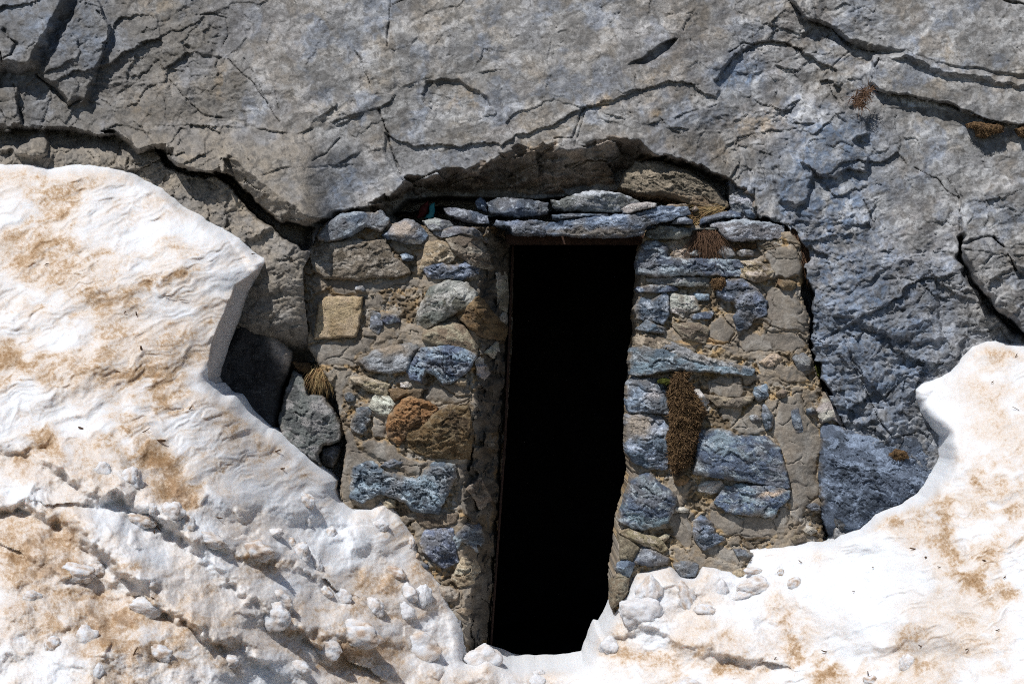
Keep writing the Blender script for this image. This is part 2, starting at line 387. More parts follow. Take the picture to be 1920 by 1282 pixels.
    for k, s, dy, f in [
        ('a', '1320,712 1480,722 1560,742 1650,752 1780,702 1910,662', .018, 60), ('b', '0,692 60,662 200,602 270,572 340,482 400,462', .016, 50),
        ('b', '640,412 800,402 870,392', .01, 30), ('a', '1500,965 1600,932 1760,930 1908,922', .012, 40), ('b', '0,905 120,850 280,820', .012, 40),
        ('a', '1000,700 1140,700 1230,740 1260,880', .02, 40), ('a', '380,730 560,740 650,690 760,720', .02, 40), ('c', '640,560 720,505 820,482', .02, 40),
        ('c', '620,682 740,692 780,652 920,622 980,562', .02, 40), ('e', '850,472 940,452 1040,442', .016, 40), ('b', '340,1010 240,1090 100,1150 0,1190', .015, 30),
        ('c', '1260,600 1400,600 1500,640 1600,690', .014, 30), ('c', '0,720 200,740 300,800 450,850', .02, 40), ('b', '1350,600 1500,640 1700,700 1900,640', .02, 40),
        ('b', '1400,240 1340,225 1300,250', .006, 20), ('e', '700,745 880,742 950,735', .01, 25)]: ledge(k, s, dy, f)
    for k, s, w, dp in [
        ('b', '278,-30 262,150 255,262', 1.7, .05), ('b', '210,615 268,770 300,900 345,1005', 2.0, .06), ('b', '80,280 120,360 158,470', 1.3, .03), ('b', '275,30 350,0', 1.2, .03),
        ('a', '1270,330 1420,470 1500,590 1560,680', 1.5, .03), ('a', '1370,330 1450,480 1500,600', 1.2, .02), ('a', '1530,470 1560,620', 1.2, .02),
        ('a', '540,60 620,155 600,230 560,350 540,450', 1.8, .05), ('a', '1100,90 1180,78 1260,100 1282,190 1245,255', 1.6, .03), ('a', '1050,265 1140,320 1240,325', 4, .03),
        ('a', '950,450 1010,520 1140,650 1240,660', 1.8, .03), ('a', '1900,770 1820,860 1740,900', 1.6, .03), ('a', '1580,740 1600,870 1580,960', 1.2, .015),
        ('c', '590,0 640,62 700,112 840,166 910,236 965,274 1085,300', 2.6, .08), ('c', '1100,330 1070,385 1050,462 1090,514 1200,532 1300,542', 2.4, .07),
        ('c', '1300,545 1500,594 1600,624 1740,684 1908,704 2300,740', 2.2, .07), ('c', '260,292 330,242 400,252 500,232 570,242 665,284', 2.0, .05), ('c', '388,150 400,250', 1.2, .03),
        ('c', '300,300 225,400 185,465', 1.4, .03), ('c', '740,340 830,380 930,290', 1.6, .03), ('c', '1300,940 1420,1000 1480,1070 1550,1112', 1.4, .04), ('c', '1550,1112 1552,1290', 1.6, .05),
        ('c', '1480,990 1550,1105', 1.2, .03), ('c', '1010,1120 1050,1200 1072,1285', 1.5, .04), ('c', '820,480 840,530 880,590', 1.8, .04), ('c', '1200,545 1225,590', 1.8, .04),
        ('e', '900,600 960,770 1040,940 1090,1050 1170,1165 1300,1135', 1.8, .05), ('e', '1550,60 1552,160 1600,262 1680,368 1750,458 1850,542 1935,605 2100,720', 8, .45), ('e', '1738,40 1822,145 1862,224', 2.4, .1), ('e', '1400,560 1380,480 1390,440', 1.1, .02), ('e', '1130,280 1230,272 1300,290', 1.5, .03),
        ('b', '450,520 462,580 505,612', 1.8, .02), ('b', '1190,775 1290,770 1350,610 1500,590', 1.8, .04), ('b', '1300,820 1360,640', 1.4, .03), ('c', '430,900 460,960 470,1040', 1.8, .03),
        ('c', '1770,-10 1840,15 1908,30 2200,90', 2.2, .07), ('b', '1500,130 1560,70', 1.1, .02), ('a', '80,480 100,590 130,690', 2.4, .05), ('a', '200,420 330,520 390,600 440,560', 3.5, .07),
        ('a', '20,170 90,250 60,310 10,330', 3.5, .06), ('a', '0,290 30,400 0,480', 3.5, .06), ('c', '260,970 262,1150', 1.6, .04), ('c', '400,1060 410,1180', 1.8, .04)]: crack(k, s, w, dp)
    # natural break-up
    rug = np.clip(.20+.55*rlow+.45*leftz*(.5+.5*sst(0, 200, Y))+.6*(1-t)+.35*right*(1-rfar), .12, 1.2)
    rug *= .75+.5*np.clip(.5+fbm(X/160, Y/160, 2, 61)*1.3, 0, 1)
    D += .045*fbm(wx/330, wy/330, 3, 41)
    D += rug*.030*fbm(wx/110, wy/110, 3, 45)
    u, v = rot(wx, wy, -20)
    D += (.35+.7*rug)*.06*facet(u/250, v/140, 50, .5, .04)
    bt = np.where((t > .0) & (t < 1) & (X > 600) & (X < 1430), np.sin(np.pi*t), 0); D += -bt*(.10*(ridged(u/120, v/22, 3, 66)-.5)+.10*facet(u/64, v/22, 67, .8, .6))
    D += (.04+.9*rug)*.040*facet(u/85, v/52, 51, .9, .25)
    D += rug*.018*facet(u/36, v/22, 52, .8, .3)
    D += rug*.0085*facet(u/15, v/9, 53, 1., .4)
    D += (.25+rug)*.0026*facet(u/6.5, v/4.2, 54, 1., .5)
    D += rug*.008*ridged(u/50, v/16, 4, 57)
    D += .0026*fbm(X/9, Y/9, 4, 58, .65)*(.3+rug)
    pit = sst(.35, .6, fbm(X/14, Y/11, 3, 63))*sst(.0, .4, fbm(X/130, Y/130, 2, 64))
    D += .006*pit
    # niche behind the wall and the hole of the doorway
    hid = np.maximum(sdf(X, Y, PIER_L), sdf(X, Y, PIER_R))
    D = np.where(hid > 4, np.maximum(D, .25), D)
    gap = [(728, 404), (760, 372), (830, 366), (1010, 372), (1140, 358), (1215, 350), (1260, 372), (1300, 392), (1300, 470), (1206, 470), (940, 440), (760, 430)]
    D += .35*sst(0, 12, sdf(X, Y, gap))
    D += .30*sst(0, 7, sdf(jx, jy, [(425, 318), (470, 366), (520, 408), (575, 424), (594, 430), (587, 470), (562, 474), (520, 440), (465, 398), (425, 348), (402, 330)]))
    D += .22*sst(0, 6, sdf(jx, jy, [(285, 270), (312, 286), (330, 308), (355, 320), (400, 322), (412, 330), (385, 338), (345, 328), (310, 312)]))
    hole = inside(X, Y, [(950, 455), (1215, 455), (1190, 1400), (900, 1400)])
    # colour
    c = A3((.225, .215, .205), X.shape)
    n = lambda s, k=100, o=5: np.clip(.5+1.1*fbm(jx/k, jy/k, o, s, .6), 0, 1)
    c = blend(c, .75*sst(.45, .8, n(71)), (.19, .17, .145))
    c = blend(c, .65*sst(.5, .85, n(72, 140)), (.30, .30, .31))
    c = blend(c, .6*sst(.5, .75, n(73, 110)), (.165, .195, .25)); c = blend(c, .5*sst(.55, .8, n(90, 150)), (.235, .195, .15))
    warm = .9*blob(wx, wy, 300, 210, 130, 75, 15)+.6*blob(wx, wy, 420, 60, 60, 100)+.8*blob(wx, wy, 1130, 300, 240, 40, -5)+.5*blob(wx, wy, 1430, 250, 110, 60)+.5*blob(wx, wy, 1260, 110, 200, 80)+.5*blob(wx, wy, 1700, 500, 120, 120)
    c = blend(c, np.clip(warm, 0, 1)*.7*(.5+.5*n(74, 40)), (.20, .155, .11))
    blue = blob(wx, wy, 40, 30, 90, 60)+blob(wx, wy, 160, 70, 70, 90)+.9*blob(wx, wy, 1390, 140, 60, 40)+.9*blob(wx, wy, 1560, 260, 90, 50)+.8*blob(wx, wy, 1500, 350, 60, 60)+.7*blob(wx, wy, 1580, 400, 60, 90)+1.0*blob(wx, wy, 1640, 650, 170, 230)+.8*blob(wx, wy, 1550, 560, 60, 200)+.5*blob(wx, wy, 1330, 220, 100, 30)+.5*blob(wx, wy, 640, 330, 60, 60)
    c = blend(c, np.clip(blue*1.2, 0, 1)*(.5+.5*n(75, 26)), (.13, .175, .25))
    pale = blob(wx, wy, 1570, 400, 22, 70, -5)*1.2+.7*blob(wx, wy, 1480, 170, 130, 90)+.6*blob(wx, wy, 1800, 350, 200, 120)+.6*blob(wx, wy, 1750, 60, 220, 70)+.45*blob(wx, wy, 860, 200, 90, 40)+.4*blob(wx, wy, 700, 60, 80, 80)+.3
    c = blend(c, np.clip(pale, 0, 1)*sst(.48, .75, n(76, 34))*.65, (.42, .42, .42))
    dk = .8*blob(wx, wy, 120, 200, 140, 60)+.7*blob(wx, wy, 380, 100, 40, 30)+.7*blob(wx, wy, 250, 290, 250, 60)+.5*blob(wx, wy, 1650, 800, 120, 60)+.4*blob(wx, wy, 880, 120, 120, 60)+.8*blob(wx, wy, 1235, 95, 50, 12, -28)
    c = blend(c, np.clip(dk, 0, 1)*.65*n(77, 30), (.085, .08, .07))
    spots = sst(.62, .8, n(78, 14, 4)); c = blend(c, spots*.2, (.36, .355, .35))
    och = 1.2*blob(wx, wy, 440, 370, 30, 80, -25)+.8*blob(wx, wy, 1000, 275, 45, 12, -15)+.6*blob(wx, wy, 290, 8, 30, 25)+.8*blob(wx, wy, 425, 150, 16, 35)+.5*blob(wx, wy, 260, 200, 25, 25)+.9*blob(wx, wy, 1245, 212, 14, 8)+.7*blob(wx, wy, 1125, 195, 30, 12)+.6*blob(wx, wy, 870, 180, 40, 20)+.5*blob(wx, wy, 1410, 230, 50, 30)+.25*blob(wx, wy, 1440, 480, 200, 100)
    c = blend(c, np.clip(och, 0, 1)*sst(.3, .7, n(79, 22))*.8, (.36, .25, .13))
    under = (t > .02) & (t < .98)
    c = blend(c, np.where(under & (X > 640) & (X < 1420), .85, 0)*(.4+.6*n(80, 40)), (.33, .25, .185))  # underside browner and paler: light bounced off the snow put into its colour
    white = blob(wx, wy, 1725, 202, 40, 5, 5); c = blend(c, np.clip(white*1.3, 0, 1), (.6, .6, .6))
    vein = np.exp(-(seg_dist(wx, wy, pts('a', '1320,700 1480,705 1560,720 1650,735 1780,685 1910,645'), False)[0]/7)**2)
    c = blend(c, vein*.5, (.33, .29, .24))
    u2, v2 = rot(jx, jy, -24)
    st = np.clip(.5+1.3*fbm(u2/90, v2/22, 5, 84, .65), 0, 1)
    c *= (.70+.42*sst(.25, .8, st))[..., None]
    c *= (.80+.4*sst(.2, .8, n(85, 90, 5)))[..., None]
    c = blend(c, sst(.66, .80, n(86, 26, 5))*(.4+.6*st)*(1-.7*leftz)*.32, (.42, .415, .41))
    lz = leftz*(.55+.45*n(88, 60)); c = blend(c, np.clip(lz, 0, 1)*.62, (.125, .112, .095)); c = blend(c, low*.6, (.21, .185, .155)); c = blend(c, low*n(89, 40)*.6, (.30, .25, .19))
    c = blend(c, sst(.64, .8, n(87, 12, 5))*.55, (.075, .07, .065))
    c *= .90*(.84+.32*n(81, 8, 3))[..., None]
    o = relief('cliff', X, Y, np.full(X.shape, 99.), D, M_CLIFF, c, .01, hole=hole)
    tag(o, 'grey and bluish rock face cracked and overhanging the doorway wall', 'cliff', kind='structure')
cliff()

# ================================================================== STONES
SEED = [100]
PAL = {'slate': ((.070, .094, .132), (.24, .30, .37), (.028, .034, .045)),
       'dslate': ((.06, .075, .105), (.15, .185, .24), (.025, .028, .035)),
       'grey': ((.20, .20, .20), (.33, .33, .34), (.08, .08, .08)),
       'brown': ((.17, .135, .10), (.31, .26, .205), (.075, .06, .045)),
       'tan': ((.33, .26, .18), (.46, .40, .32), (.14, .10, .065)),
       'green': ((.20, .20, .165), (.36, .36, .31), (.08, .075, .055)),
       'rust': ((.22, .125, .06), (.34, .22, .12), (.07, .045, .03)),
       'dbrown': ((.15, .095, .05), (.24, .17, .10), (.045, .03, .02)),
       'pale': ((.42, .40, .36), (.58, .56, .53), (.16, .14, .11)),
       'dgrey': ((.115, .115, .12), (.22, .22, .23), (.045, .045, .047)),
       'mslate': ((.07, .09, .122), (.19, .225, .27), (.028, .034, .043)),
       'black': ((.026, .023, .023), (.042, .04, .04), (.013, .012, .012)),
       'brick': ((.40, .30, .175), (.46, .37, .25), (.27, .19, .11))}
def stone(name, k, s, base, T=.05, pal='grey', r=14, rough=1., fol=0, layer=1., tilt=(0, 0), parent=None, closed=False, back=.15, flat=.5,
          step=1.5, edge=3.2, patches=(), mat=None, label=None, planes=(), grow=0):
    SEED[0] += 7; sd0 = SEED[0]
    P = pts(k, s)
    X, Y = grid(P, step)
    rr = np.random.RandomState(sd0)
    off = rr.rand(2)*500
    nx_, ny_ = X+off[0], Y+off[1]
    SD = sdf(X, Y, P)+edge*fbm(nx_/16, ny_/16, 4, 3, .6)+grow
    cx, cy = np.mean([p[0] for p in P]), np.mean([p[1] for p in P])
    size = max(max(p[0] for p in P)-min(p[0] for p in P), max(p[1] for p in P)-min(p[1] for p in P))
    e = np.clip(SD/r, 0, 1)
    h = T*(1-(1-e)**2.6)**(1/2.0)
    # chipped facets
    for (px, py, gx, gy, sl) in planes: h = np.minimum(h, np.maximum(T*1.1-sl*np.clip((X-px)*gx+(Y-py)*gy, 0, 999)/PXM, -T))
    for q in range(0 if flat > 1 else 6):
        a = rr.rand()*6.28; gx, gy = math.cos(a), math.sin(a)
        hh = T*(1.05-flat*.5-((X-cx)*gx+(Y-cy)*gy)/(size*.5)*(.35+.7*rr.rand())*(1-flat*.4)+.25)
        h = np.minimum(h, np.maximum(hh, T*.12))
    h += -(tilt[0]*(X-cx)+tilt[1]*(Y-cy))/PXM
    u, v = rot(nx_+9*fbm(nx_/30, ny_/30, 3, 8), ny_+9*fbm(nx_/30, ny_/30, 3, 9), fol)
    m = (.25+.75*e)*rough
    h += m*(.016*facet(u/46, v/(46/(1+layer)), 11, .9, .3)+.0095*facet(u/20, v/(20/(1+layer)), 12, .9, .4)+.0052*facet(u/9, v/(9/(1+layer)), 13, 1, .5)+.0042*facet(u/4.6, v/(4.6/(1+layer)), 16, 1, .5)
            + .006*ridged(u/38, v/(38/(1+2.5*layer)), 4, 14)+.003*fbm(nx_/7, ny_/7, 3, 15, .6))
    D = (base(X, Y) if callable(base) else base)-h
    A, B, Cc = [tuple(np.array(q)*(.8+.45*rr.rand())*np.array([1+.16*(rr.rand()-.5), 1, 1+.2*(rr.rand()-.5)])) for q in PAL[pal]]
    fs = .7+.9*rr.rand(); u, v = u/fs, v/fs
    n1 = np.clip(.5+1.2*fbm(u/60, v/(60/(1+1.5*layer)), 5, 21, .65), 0, 1); n2 = np.clip(.5+1.3*fbm(u/26, v/(26/(1+1.1*layer)), 6, 22, .7), 0, 1); n3 = np.clip(.5+1.3*fbm(nx_/40, ny_/40, 4, 23, .6), 0, 1)
    c = A3(A, X.shape); c = blend(c, sst(.45, .9, n1)*.85, B); c = blend(c, sst(.55, .85, n3)*.7, Cc); c = blend(c, sst(.66, .85, n2)*.7, B)
    if pal in ('slate', 'dslate'): c = blend(c, sst(.55, .8, np.clip(.5+fbm(nx_/55, ny_/55, 3, 27), 0, 1))*.45, (.17, .165, .165))
    if pal in ('slate', 'dslate', 'grey'): c = blend(c, sst(.74, .88, n2)*.38, (.50, .53, .57))
    for (px, py, rx, ry, an, kc, w) in patches:
        c = blend(c, np.clip(blob(X+8*fbm(nx_/20, ny_/20, 3, 4), Y+8*fbm(nx_/20, ny_/20, 3, 6), px, py, rx, ry, an)*1.6, 0, 1)*w, kc)
    rg = np.exp(-np.clip(SD, 0, 99)/4.)*sst(.4, .7, n3)
    if not closed and pal not in ('black', 'brick'): c = blend(c, rg*.6, (.30, .24, .17))
    mat = mat or {'slate': M_SLATE, 'dslate': M_SLATE}.get(pal, M_STONE)
    o = relief(name, X, Y, SD, D, mat, c, back, parent, closed)
    if parent: local(o)
    if label: o['label'] = label
    return o

# ------------------------------------------------------------------ the two stretches of wall
def edgeL(Y): return np.interp(Y, [420, 520, 640, 760, 900, 1000, 1100, 1300], [885, 890, 893, 885, 862, 868, 880, 870])
def yL(X, Y):
    e = edgeL(Y)+13*fbm(X/70, Y/34, 3, 99)+6*facet(X/60, Y/26, 98, .6, 1.)
    w = 962-.066*(Y-440)
    return -.21+.52*np.clip((X-e)/np.maximum(w-e, 20), 0, 1.15)**1.25-.00012*(Y-440)
def yR(X, Y): return -.17+.05*sst(1480, 1540, X)-.00010*(Y-440)

def mortar(name, P, base, spec, parent, hues, name_side):
    X, Y = grid(P, 1.45)
    SD = sdf(X, Y, P)+3*fbm(X/14, Y/14, 4, 3, .6)
    wx = X+10*fbm(X/30, Y/30, 3, 5); wy = Y+10*fbm(X/30, Y/30, 3, 6)
    sm = np.zeros(X.shape); rs = np.zeros(X.shape)
    for (k, s, dy) in spec:
        q = sdf(wx, wy, pts(k, s)); e = sst(-2, 5, q)
        sm = np.maximum(sm, e); rs = rs*(1-e)+e*dy+e*.006*(1-np.exp(-np.clip(q, 0, 99)/8))
    q0 = np.clip(.5+1.1*fbm(wx/85, wy/60, 4, 52, .55), 0, 1); auto = sst(.50, .545, q0)
    rs = np.where(sm > .02, rs, auto*(.010+.02*(q0-.5))); sm = np.maximum(sm, auto*.9)
    e = np.clip(SD/8, 0, 1)
    h = .02*np.sqrt(1-(1-e)**2)
    ro = 1-.86*sm
    h += rs
    h += ro*(.022*fbm(wx/60, wy/60, 4, 9)+.016*facet(wx/50, wy/34, 12, .8, .3)+.010*ridged(wx/34, wy/13, 4, 13)+.004*facet(wx/9, wy/6, 14, 1, .4)+.0035*fbm(X/6, Y/5, 3, 15, .7))
    h += .009*fbm(wx/70, wy/70, 3, 19)+sm*.0015*fbm(X/12, Y/12, 4, 22)
    # trowel marks and open joints
    f1, f2, cid, _, _ = worley(wx/58, wy/42, 31)
    jt = np.exp(-((f2-f1)/.035)**2)*sst(.35, .6, np.clip(.5+fbm(X/50, Y/50, 3, 33), 0, 1))
    h -= .010*jt
    pit = sst(.52, .62, np.clip(.5+fbm(X/9, Y/8, 2, 35), 0, 1)); pit2 = sst(.62, .7, np.clip(.5+fbm(X/9, Y/8, 2, 36), 0, 1))
    h -= .010*pit2*(1-.92*sm)
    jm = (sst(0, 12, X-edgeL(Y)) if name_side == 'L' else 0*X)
    h += jm*(.12*(ridged(wx/30, wy/60, 4, 71)-.55)+.09*facet(wx/26, wy/40, 72, .8, .6))
    D = base(X, Y)-h
    n = lambda s, k=40, o=5: np.clip(.5+1.25*fbm(wx/k, wy/k, o, s, .6), 0, 1)
    c = A3(hues[0], X.shape)
    c = blend(c, sst(.4, .8, n(41))*.8, hues[1]); c = blend(c, sst(.5, .8, n(42, 26))*.75, hues[2]); c = blend(c, sst(.55, .8, n(43, 20))*.8, hues[3])
    c = blend(c, sst(.5, .78, n(46, 60))*.8, (.10, .075, .05))
    ms = blend(A3(hues[4], X.shape), n(44, 30)*.5, tuple(q*.8 for q in hues[4]))
    rim = sm*(1-sm)*4
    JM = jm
    ms = blend(ms, sst(.5, .75, n(49, 110))*.6, (.13, .115, .10))
    ms = blend(ms, sst(.5, .8, n(47, 70))*.5, hues[2]); ms = blend(ms, sst(.55, .8, n(48, 50))*.6, (.19, .165, .14))
    c = c*(1-sm[..., None]*.9)+ms*sm[..., None]*.9
    c = blend(c, np.clip(rim, 0, 1)*.45*n(45, 15), (.42, .29, .15))
    c = c*(1-JM*(.30+.35*n(50, 30)))[..., None]  # darker grey jamb, with the shade of the reveal put into the colour
    lich = lambda px, py, rx, ry, kc=(.60, .34, .12), w=1.: blend(c, sst(.35, .55, blob(wx, wy, px, py, rx, ry))*w, kc)
    return X, Y, SD, D, c, lich
HL = tuple(tuple(q*.74 for q in c_) for c_ in ((.28, .225, .165), (.36, .30, .225), (.40, .375, .34), (.38, .25, .12), (.255, .225, .19)))
HR = tuple(tuple(q*.74 for q in c_) for c_ in ((.31, .25, .18), (.42, .34, .24), (.42, .395, .36), (.46, .31, .15), (.27, .24, .205)))
specL = [('1', '110,895 545,895 520,1280 80,1290', -.012), ('2', '90,230 180,170 480,160 620,110 580,260 470,290 440,370 330,370 130,350', .004), ('2', '280,390 450,400 380,600 340,780 270,640', .0), ('1', '520,930 640,900 700,960 640,1040 560,1030 500,1200', .002),
         ('2', '500,620 620,570 720,600 700,680 560,660', .006), ('2', '560,880 620,780 700,800 700,900 740,980 600,960', .004), ('2', '350,820 460,900 480,1010 640,1130 700,1230 360,1240', .0),
         ('2', '480,960 700,985 900,1090 1030,1150 980,1235 860,1230 660,1130 500,1010', .018), ('2', '1010,520 1100,510 1240,600 1420,620 1300,660 1150,660 1000,640', .01), ('1', '1240,820 1440,780 1560,700 1690,800 1700,1060 1590,1110 1450,930', .004),
         ('2', '1430,330 1600,180 1690,200 1660,500 1600,900 1400,1000 1380,700 1420,500', .004), ('1', '220,770 560,790 900,760 1000,780 960,850 700,880 560,900 280,900', .002), ('1', '1500,420 1700,440 1710,760 1560,760 1540,600', .004),
         ('3', '760,100 1000,50 960,1100 880,1250 840,900 960,700 940,430 800,420 760,300', .003), ('3', '50,120 130,80 120,330 60,340', .0)]
specR = [('5', '1240,520 1400,455 1490,490 1545,640 1530,720 1440,745 1340,720 1330,680 1250,600', .02), ('5', '1225,790 1340,770 1490,840 1580,960 1580,1140 1560,1150 1380,1120 1160,1030 1260,1000 1265,900', .014),
         ('5', '830,1060 920,990 1030,1120 1020,1220 800,1210', .016), ('6', '690,390 800,360 1000,370 1010,480 970,530 800,540 720,540 690,470', .022), ('6', '890,770 1060,600 1130,560 1160,700 1200,830 1000,860 930,800', .018),
         ('6', '1260,620 1300,520 1480,490 1460,600 1590,740 1640,960 1590,1100 1600,1330 1370,1330 1340,1100 1300,950 1200,820', .012), ('7', '1540,200 1780,180 1770,300 1680,380 1640,500 1540,560', .01),
         ('7', '900,390 1050,430 1370,480 1530,340 1520,620 1180,650 1020,620 900,480', .008), ('7', '560,480 700,420 780,500 780,700 700,720 600,620', .008), ('7', '850,730 1000,680 1140,700 1140,860 1000,820 860,790', .0),
         ('5', '1030,500 1200,470 1220,560 1080,600', .006), ('6', '1080,20 1380,10 1490,60 1480,200 1330,150 1200,120 1060,130', .006), ('5', '1080,1130 1370,1150 1540,1200 1540,1282 1080,1282', .004)]

wl = empty('stone_wall', world(np.array(750.), np.array(1300.), np.array(0.)), 'mortared rubble wall left of the dark doorway, with a square yellow brick in it', 'wall', 'rubble walls beside the doorway')
wl['kind'] = 'thing'
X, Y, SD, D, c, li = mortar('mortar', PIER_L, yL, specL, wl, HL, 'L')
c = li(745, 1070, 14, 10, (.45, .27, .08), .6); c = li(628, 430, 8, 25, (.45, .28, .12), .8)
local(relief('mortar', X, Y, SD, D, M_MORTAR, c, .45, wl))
wr = empty('stone_wall', world(np.array(1350.), np.array(1300.), np.array(0.)), 'mortared rubble wall right of the dark doorway, with hanging moss on it', 'wall', 'rubble walls beside the doorway')
wr['kind'] = 'thing'
X, Y, SD, D, c, li = mortar('mortar', PIER_R, yR, specR, wr, HR, 'R')
c = li(1432, 667, 22, 18); c = li(1436, 688, 16, 14, (.42, .27, .13)); c = li(1470, 668, 12, 8, (.55, .32, .13)); c = li(1449, 750, 12, 11, (.58, .36, .16))
c = li(1560, 778, 22, 12, (.42, .22, .08)); c = li(1546, 765, 14, 26, (.55, .48, .38), .8); c = li(1320, 640, 60, 8, (.46, .30, .15), .7)
local(relief('mortar', X, Y, SD, D, M_MORTAR, c, .5, wr))

USED = []
def WL(s_, k='1', **kw):
    kw.setdefault('grow', 3.5 if kw.get('name') != 'brick' else 0); USED.append(pts(k, s_)); nm = kw.pop('name', 'wall_stone'); return stone(nm, k, s_, lambda X, Y: yL(X, Y)-.028, parent=wl, **kw)
def WR(s_, k='5', **kw):
    kw.setdefault('grow', 3.5); USED.append(pts(k, s_)); nm = kw.pop('name', 'wall_stone'); return stone(nm, k, s_, lambda X, Y: yR(X, Y)-.026, parent=wr, **kw)
WL('80,560 200,510 400,470 600,480 690,470 760,620 860,680 890,730 760,760 560,760 480,780 200,760 120,700', T=.045, pal='brown', rough=.8, fol=-8, layer=.8, label='large brown grey block', r=12)
WL('165,440 220,350 310,280 470,250 560,260 660,250 715,300 710,340 660,400 600,370 540,350 430,430 330,460 220,480 170,460', T=.09, pal='slate', rough=.6, fol=-25, label='blue slate block at the top corner')
WL('1030,500 1130,480 1230,520 1250,600 1200,650 1050,680 960,740 1000,620', T=.05, pal='tan', rough=.9)
WL('1190,470 1330,410 1450,470 1530,600 1550,700 1400,680 1300,600 1230,540', T=.075, pal='brown', rough=.9, label='rounded tan stone')
WL('1090,410 1270,372 1400,386 1490,436 1505,480 1400,435 1300,415 1150,445', T=.07, pal='grey', r=6, rough=.5, edge=1.5)
WL('1005,690 1100,650 1250,690 1330,655 1445,690 1440,745 1300,785 1180,775 1040,768', T=.06, pal='slate', r=9, rough=1.1, fol=-10, layer=2, label='jagged blue slate layer')
WL('1000,960 1060,860 1200,800 1340,820 1440,920 1400,1010 1280,1040 1180,1100 1000,1190 930,1150 950,1080', T=.10, pal='green', rough=.7, r=20, tilt=(0, .25), fol=-20, patches=[(870, 550, 30, 10, 30, (.55, .54, .50), .8)], label='large rounded stone with a pale crust')
WL('1340,1000 1440,925 1580,1080 1690,1180 1640,1270 1450,1230 1350,1150 1260,1060', T=.09, pal='dbrown', rough=1.1, r=14)
WL('160,960 240,915 520,920 505,1050 480,1200 460,1250 120,1265 140,1100', T=.03, pal='brick', name='brick', rough=.45, r=5, edge=2.6, layer=.2, flat=1.6, label='square yellow brick')
WL('585,1050 640,1060 670,1130 640,1210 590,1200', T=.03, pal='dslate', r=6, rough=.6)
WL('490,330 620,250 780,210 940,190 960,230 900,310 870,400 700,420 560,400', '2', T=.06, pal='grey', rough=.6, fol=-20, label='smooth grey stone', patches=[(735, 655, 25, 10, 0, (.28, .22, .16), .8)])
WL('870,400 960,240 1110,220 1200,200 1320,230 1420,280 1370,380 1260,480 1160,510 1090,430 1020,400 980,500 900,470', '2', T=.07, pal='slate', rough=1.5, layer=1.4, fol=20, label='rough blue slate')
WL('1000,110 1100,50 1230,10 1320,50 1430,210 1420,270 1320,230 1110,200 1000,160', '2', T=.06, pal='brown', rough=.5, r=18)
WL('430,830 470,720 570,710 560,800 510,900 430,880', '2', T=.035, pal='dslate', r=7, rough=.9)
WL('375,600 400,585 440,615 430,645 390,640', '2', T=.03, pal='dslate', r=5, rough=.5)
WL('730,760 830,640 900,600 1000,650 1110,700 1080,780 970,880 870,900 800,1000 730,930 710,850', '2', T=.06, pal='rust', rough=1.5, label='rust orange broken stone')
WL('1080,770 1200,700 1350,700 1390,900 1370,1110 1150,1110 1000,1080 860,1010 870,900 970,880', '2', T=.085, pal='dbrown', rough=1.2, tilt=(0, .35), r=18)
WL('130,120 240,80 330,150 440,180 520,190 620,90 740,100 750,170 690,280 640,390 520,380 440,320 300,260 190,320 120,290 130,200', '3', T=.075, pal='slate', rough=1.5, fol=10, layer=1.6, label='long curved blue slate')
WL('570,500 640,485 730,490 740,560 760,680 680,710 610,670 560,620 540,560', '3', T=.06, pal='dslate', rough=1.2)
WL('740,540 820,455 890,470 925,570 880,620 790,550 760,600', '3', T=.05, pal='slate', rough=1.1)
WL('730,790 790,660 870,670 890,740 860,800 780,830', '3', T=.035, pal='tan', rough=1.2, layer=2)
WL('520,350 620,390 760,400 740,450 600,480 540,450', '3', T=.03, pal='brown', rough=.8)
WL('420,470 520,455 720,520 700,600 560,560', '2', T=.05, pal='tan', rough=1.1); WL('720,560 880,560 990,560 960,640 860,600 760,640', '2', T=.05, pal='dbrown', rough=1.)
WL('1590,740 1650,720 1660,800 1690,960 1670,1040 1600,1000', T=.05, pal='pale', rough=1.1, r=7); WL('1600,1090 1650,1060 1700,1090 1690,1150 1640,1160 1600,1130', T=.07, pal='pale', rough=.8, r=8)
WL('820,250 900,180 960,310 900,360 870,300', '3', T=.05, pal='brown', r=7); WL('1430,330 1460,300 1520,420 1490,470 1430,440', '2', T=.045, pal='pale', r=6); WL('1500,260 1590,185 1600,250 1560,290', '2', T=.045, pal='pale', r=6)

WR('320,520 370,460 440,455 525,490 520,570 640,585 860,590 1060,600 1100,650 1060,710 840,700 700,700 560,705 430,715 310,680 305,600', T=.075, pal='slate', rough=1., fol=5, layer=2, label='long blue slate under the dead grass')
WR('1050,610 1200,600 1320,680 1310,720 1200,750 1080,720', T=.06, pal='tan', rough=1.1, fol=15, layer=1.5)
WR('370,740 560,728 820,730 850,750 830,780 600,775 450,765', T=.05, pal='grey', r=5, rough=.5, edge=1.4)
WR('305,805 400,785 560,790 590,812 440,832 320,822', T=.06, pal='dslate', r=5, rough=.6, edge=1.4)
WR('285,960 330,880 400,900 500,840 530,870 530,1000 490,1060 400,1040 310,1030', T=.07, pal='slate', rough=1.1, label='blue slate at the door edge, level with the brick')
WR('310,1110 370,1045 500,1110 500,1135 380,1120', T=.06, pal='slate', r=6, rough=.9, edge=1.6)
WR('970,740 1100,745 1180,800 1265,900 1260,1000 1170,1030 1120,1100 1060,1120 1030,1040 1060,960 1020,900 910,860 900,820 960,790', T=.055, pal='dslate', rough=1.2, label='dark blue angular slate')
WR('735,850 830,860 830,885 760,880', T=.03, pal='slate', r=4, rough=.4, edge=1)
WR('700,1010 860,985 850,1020 720,1030', T=.03, pal='slate', r=4, rough=.4, edge=1)
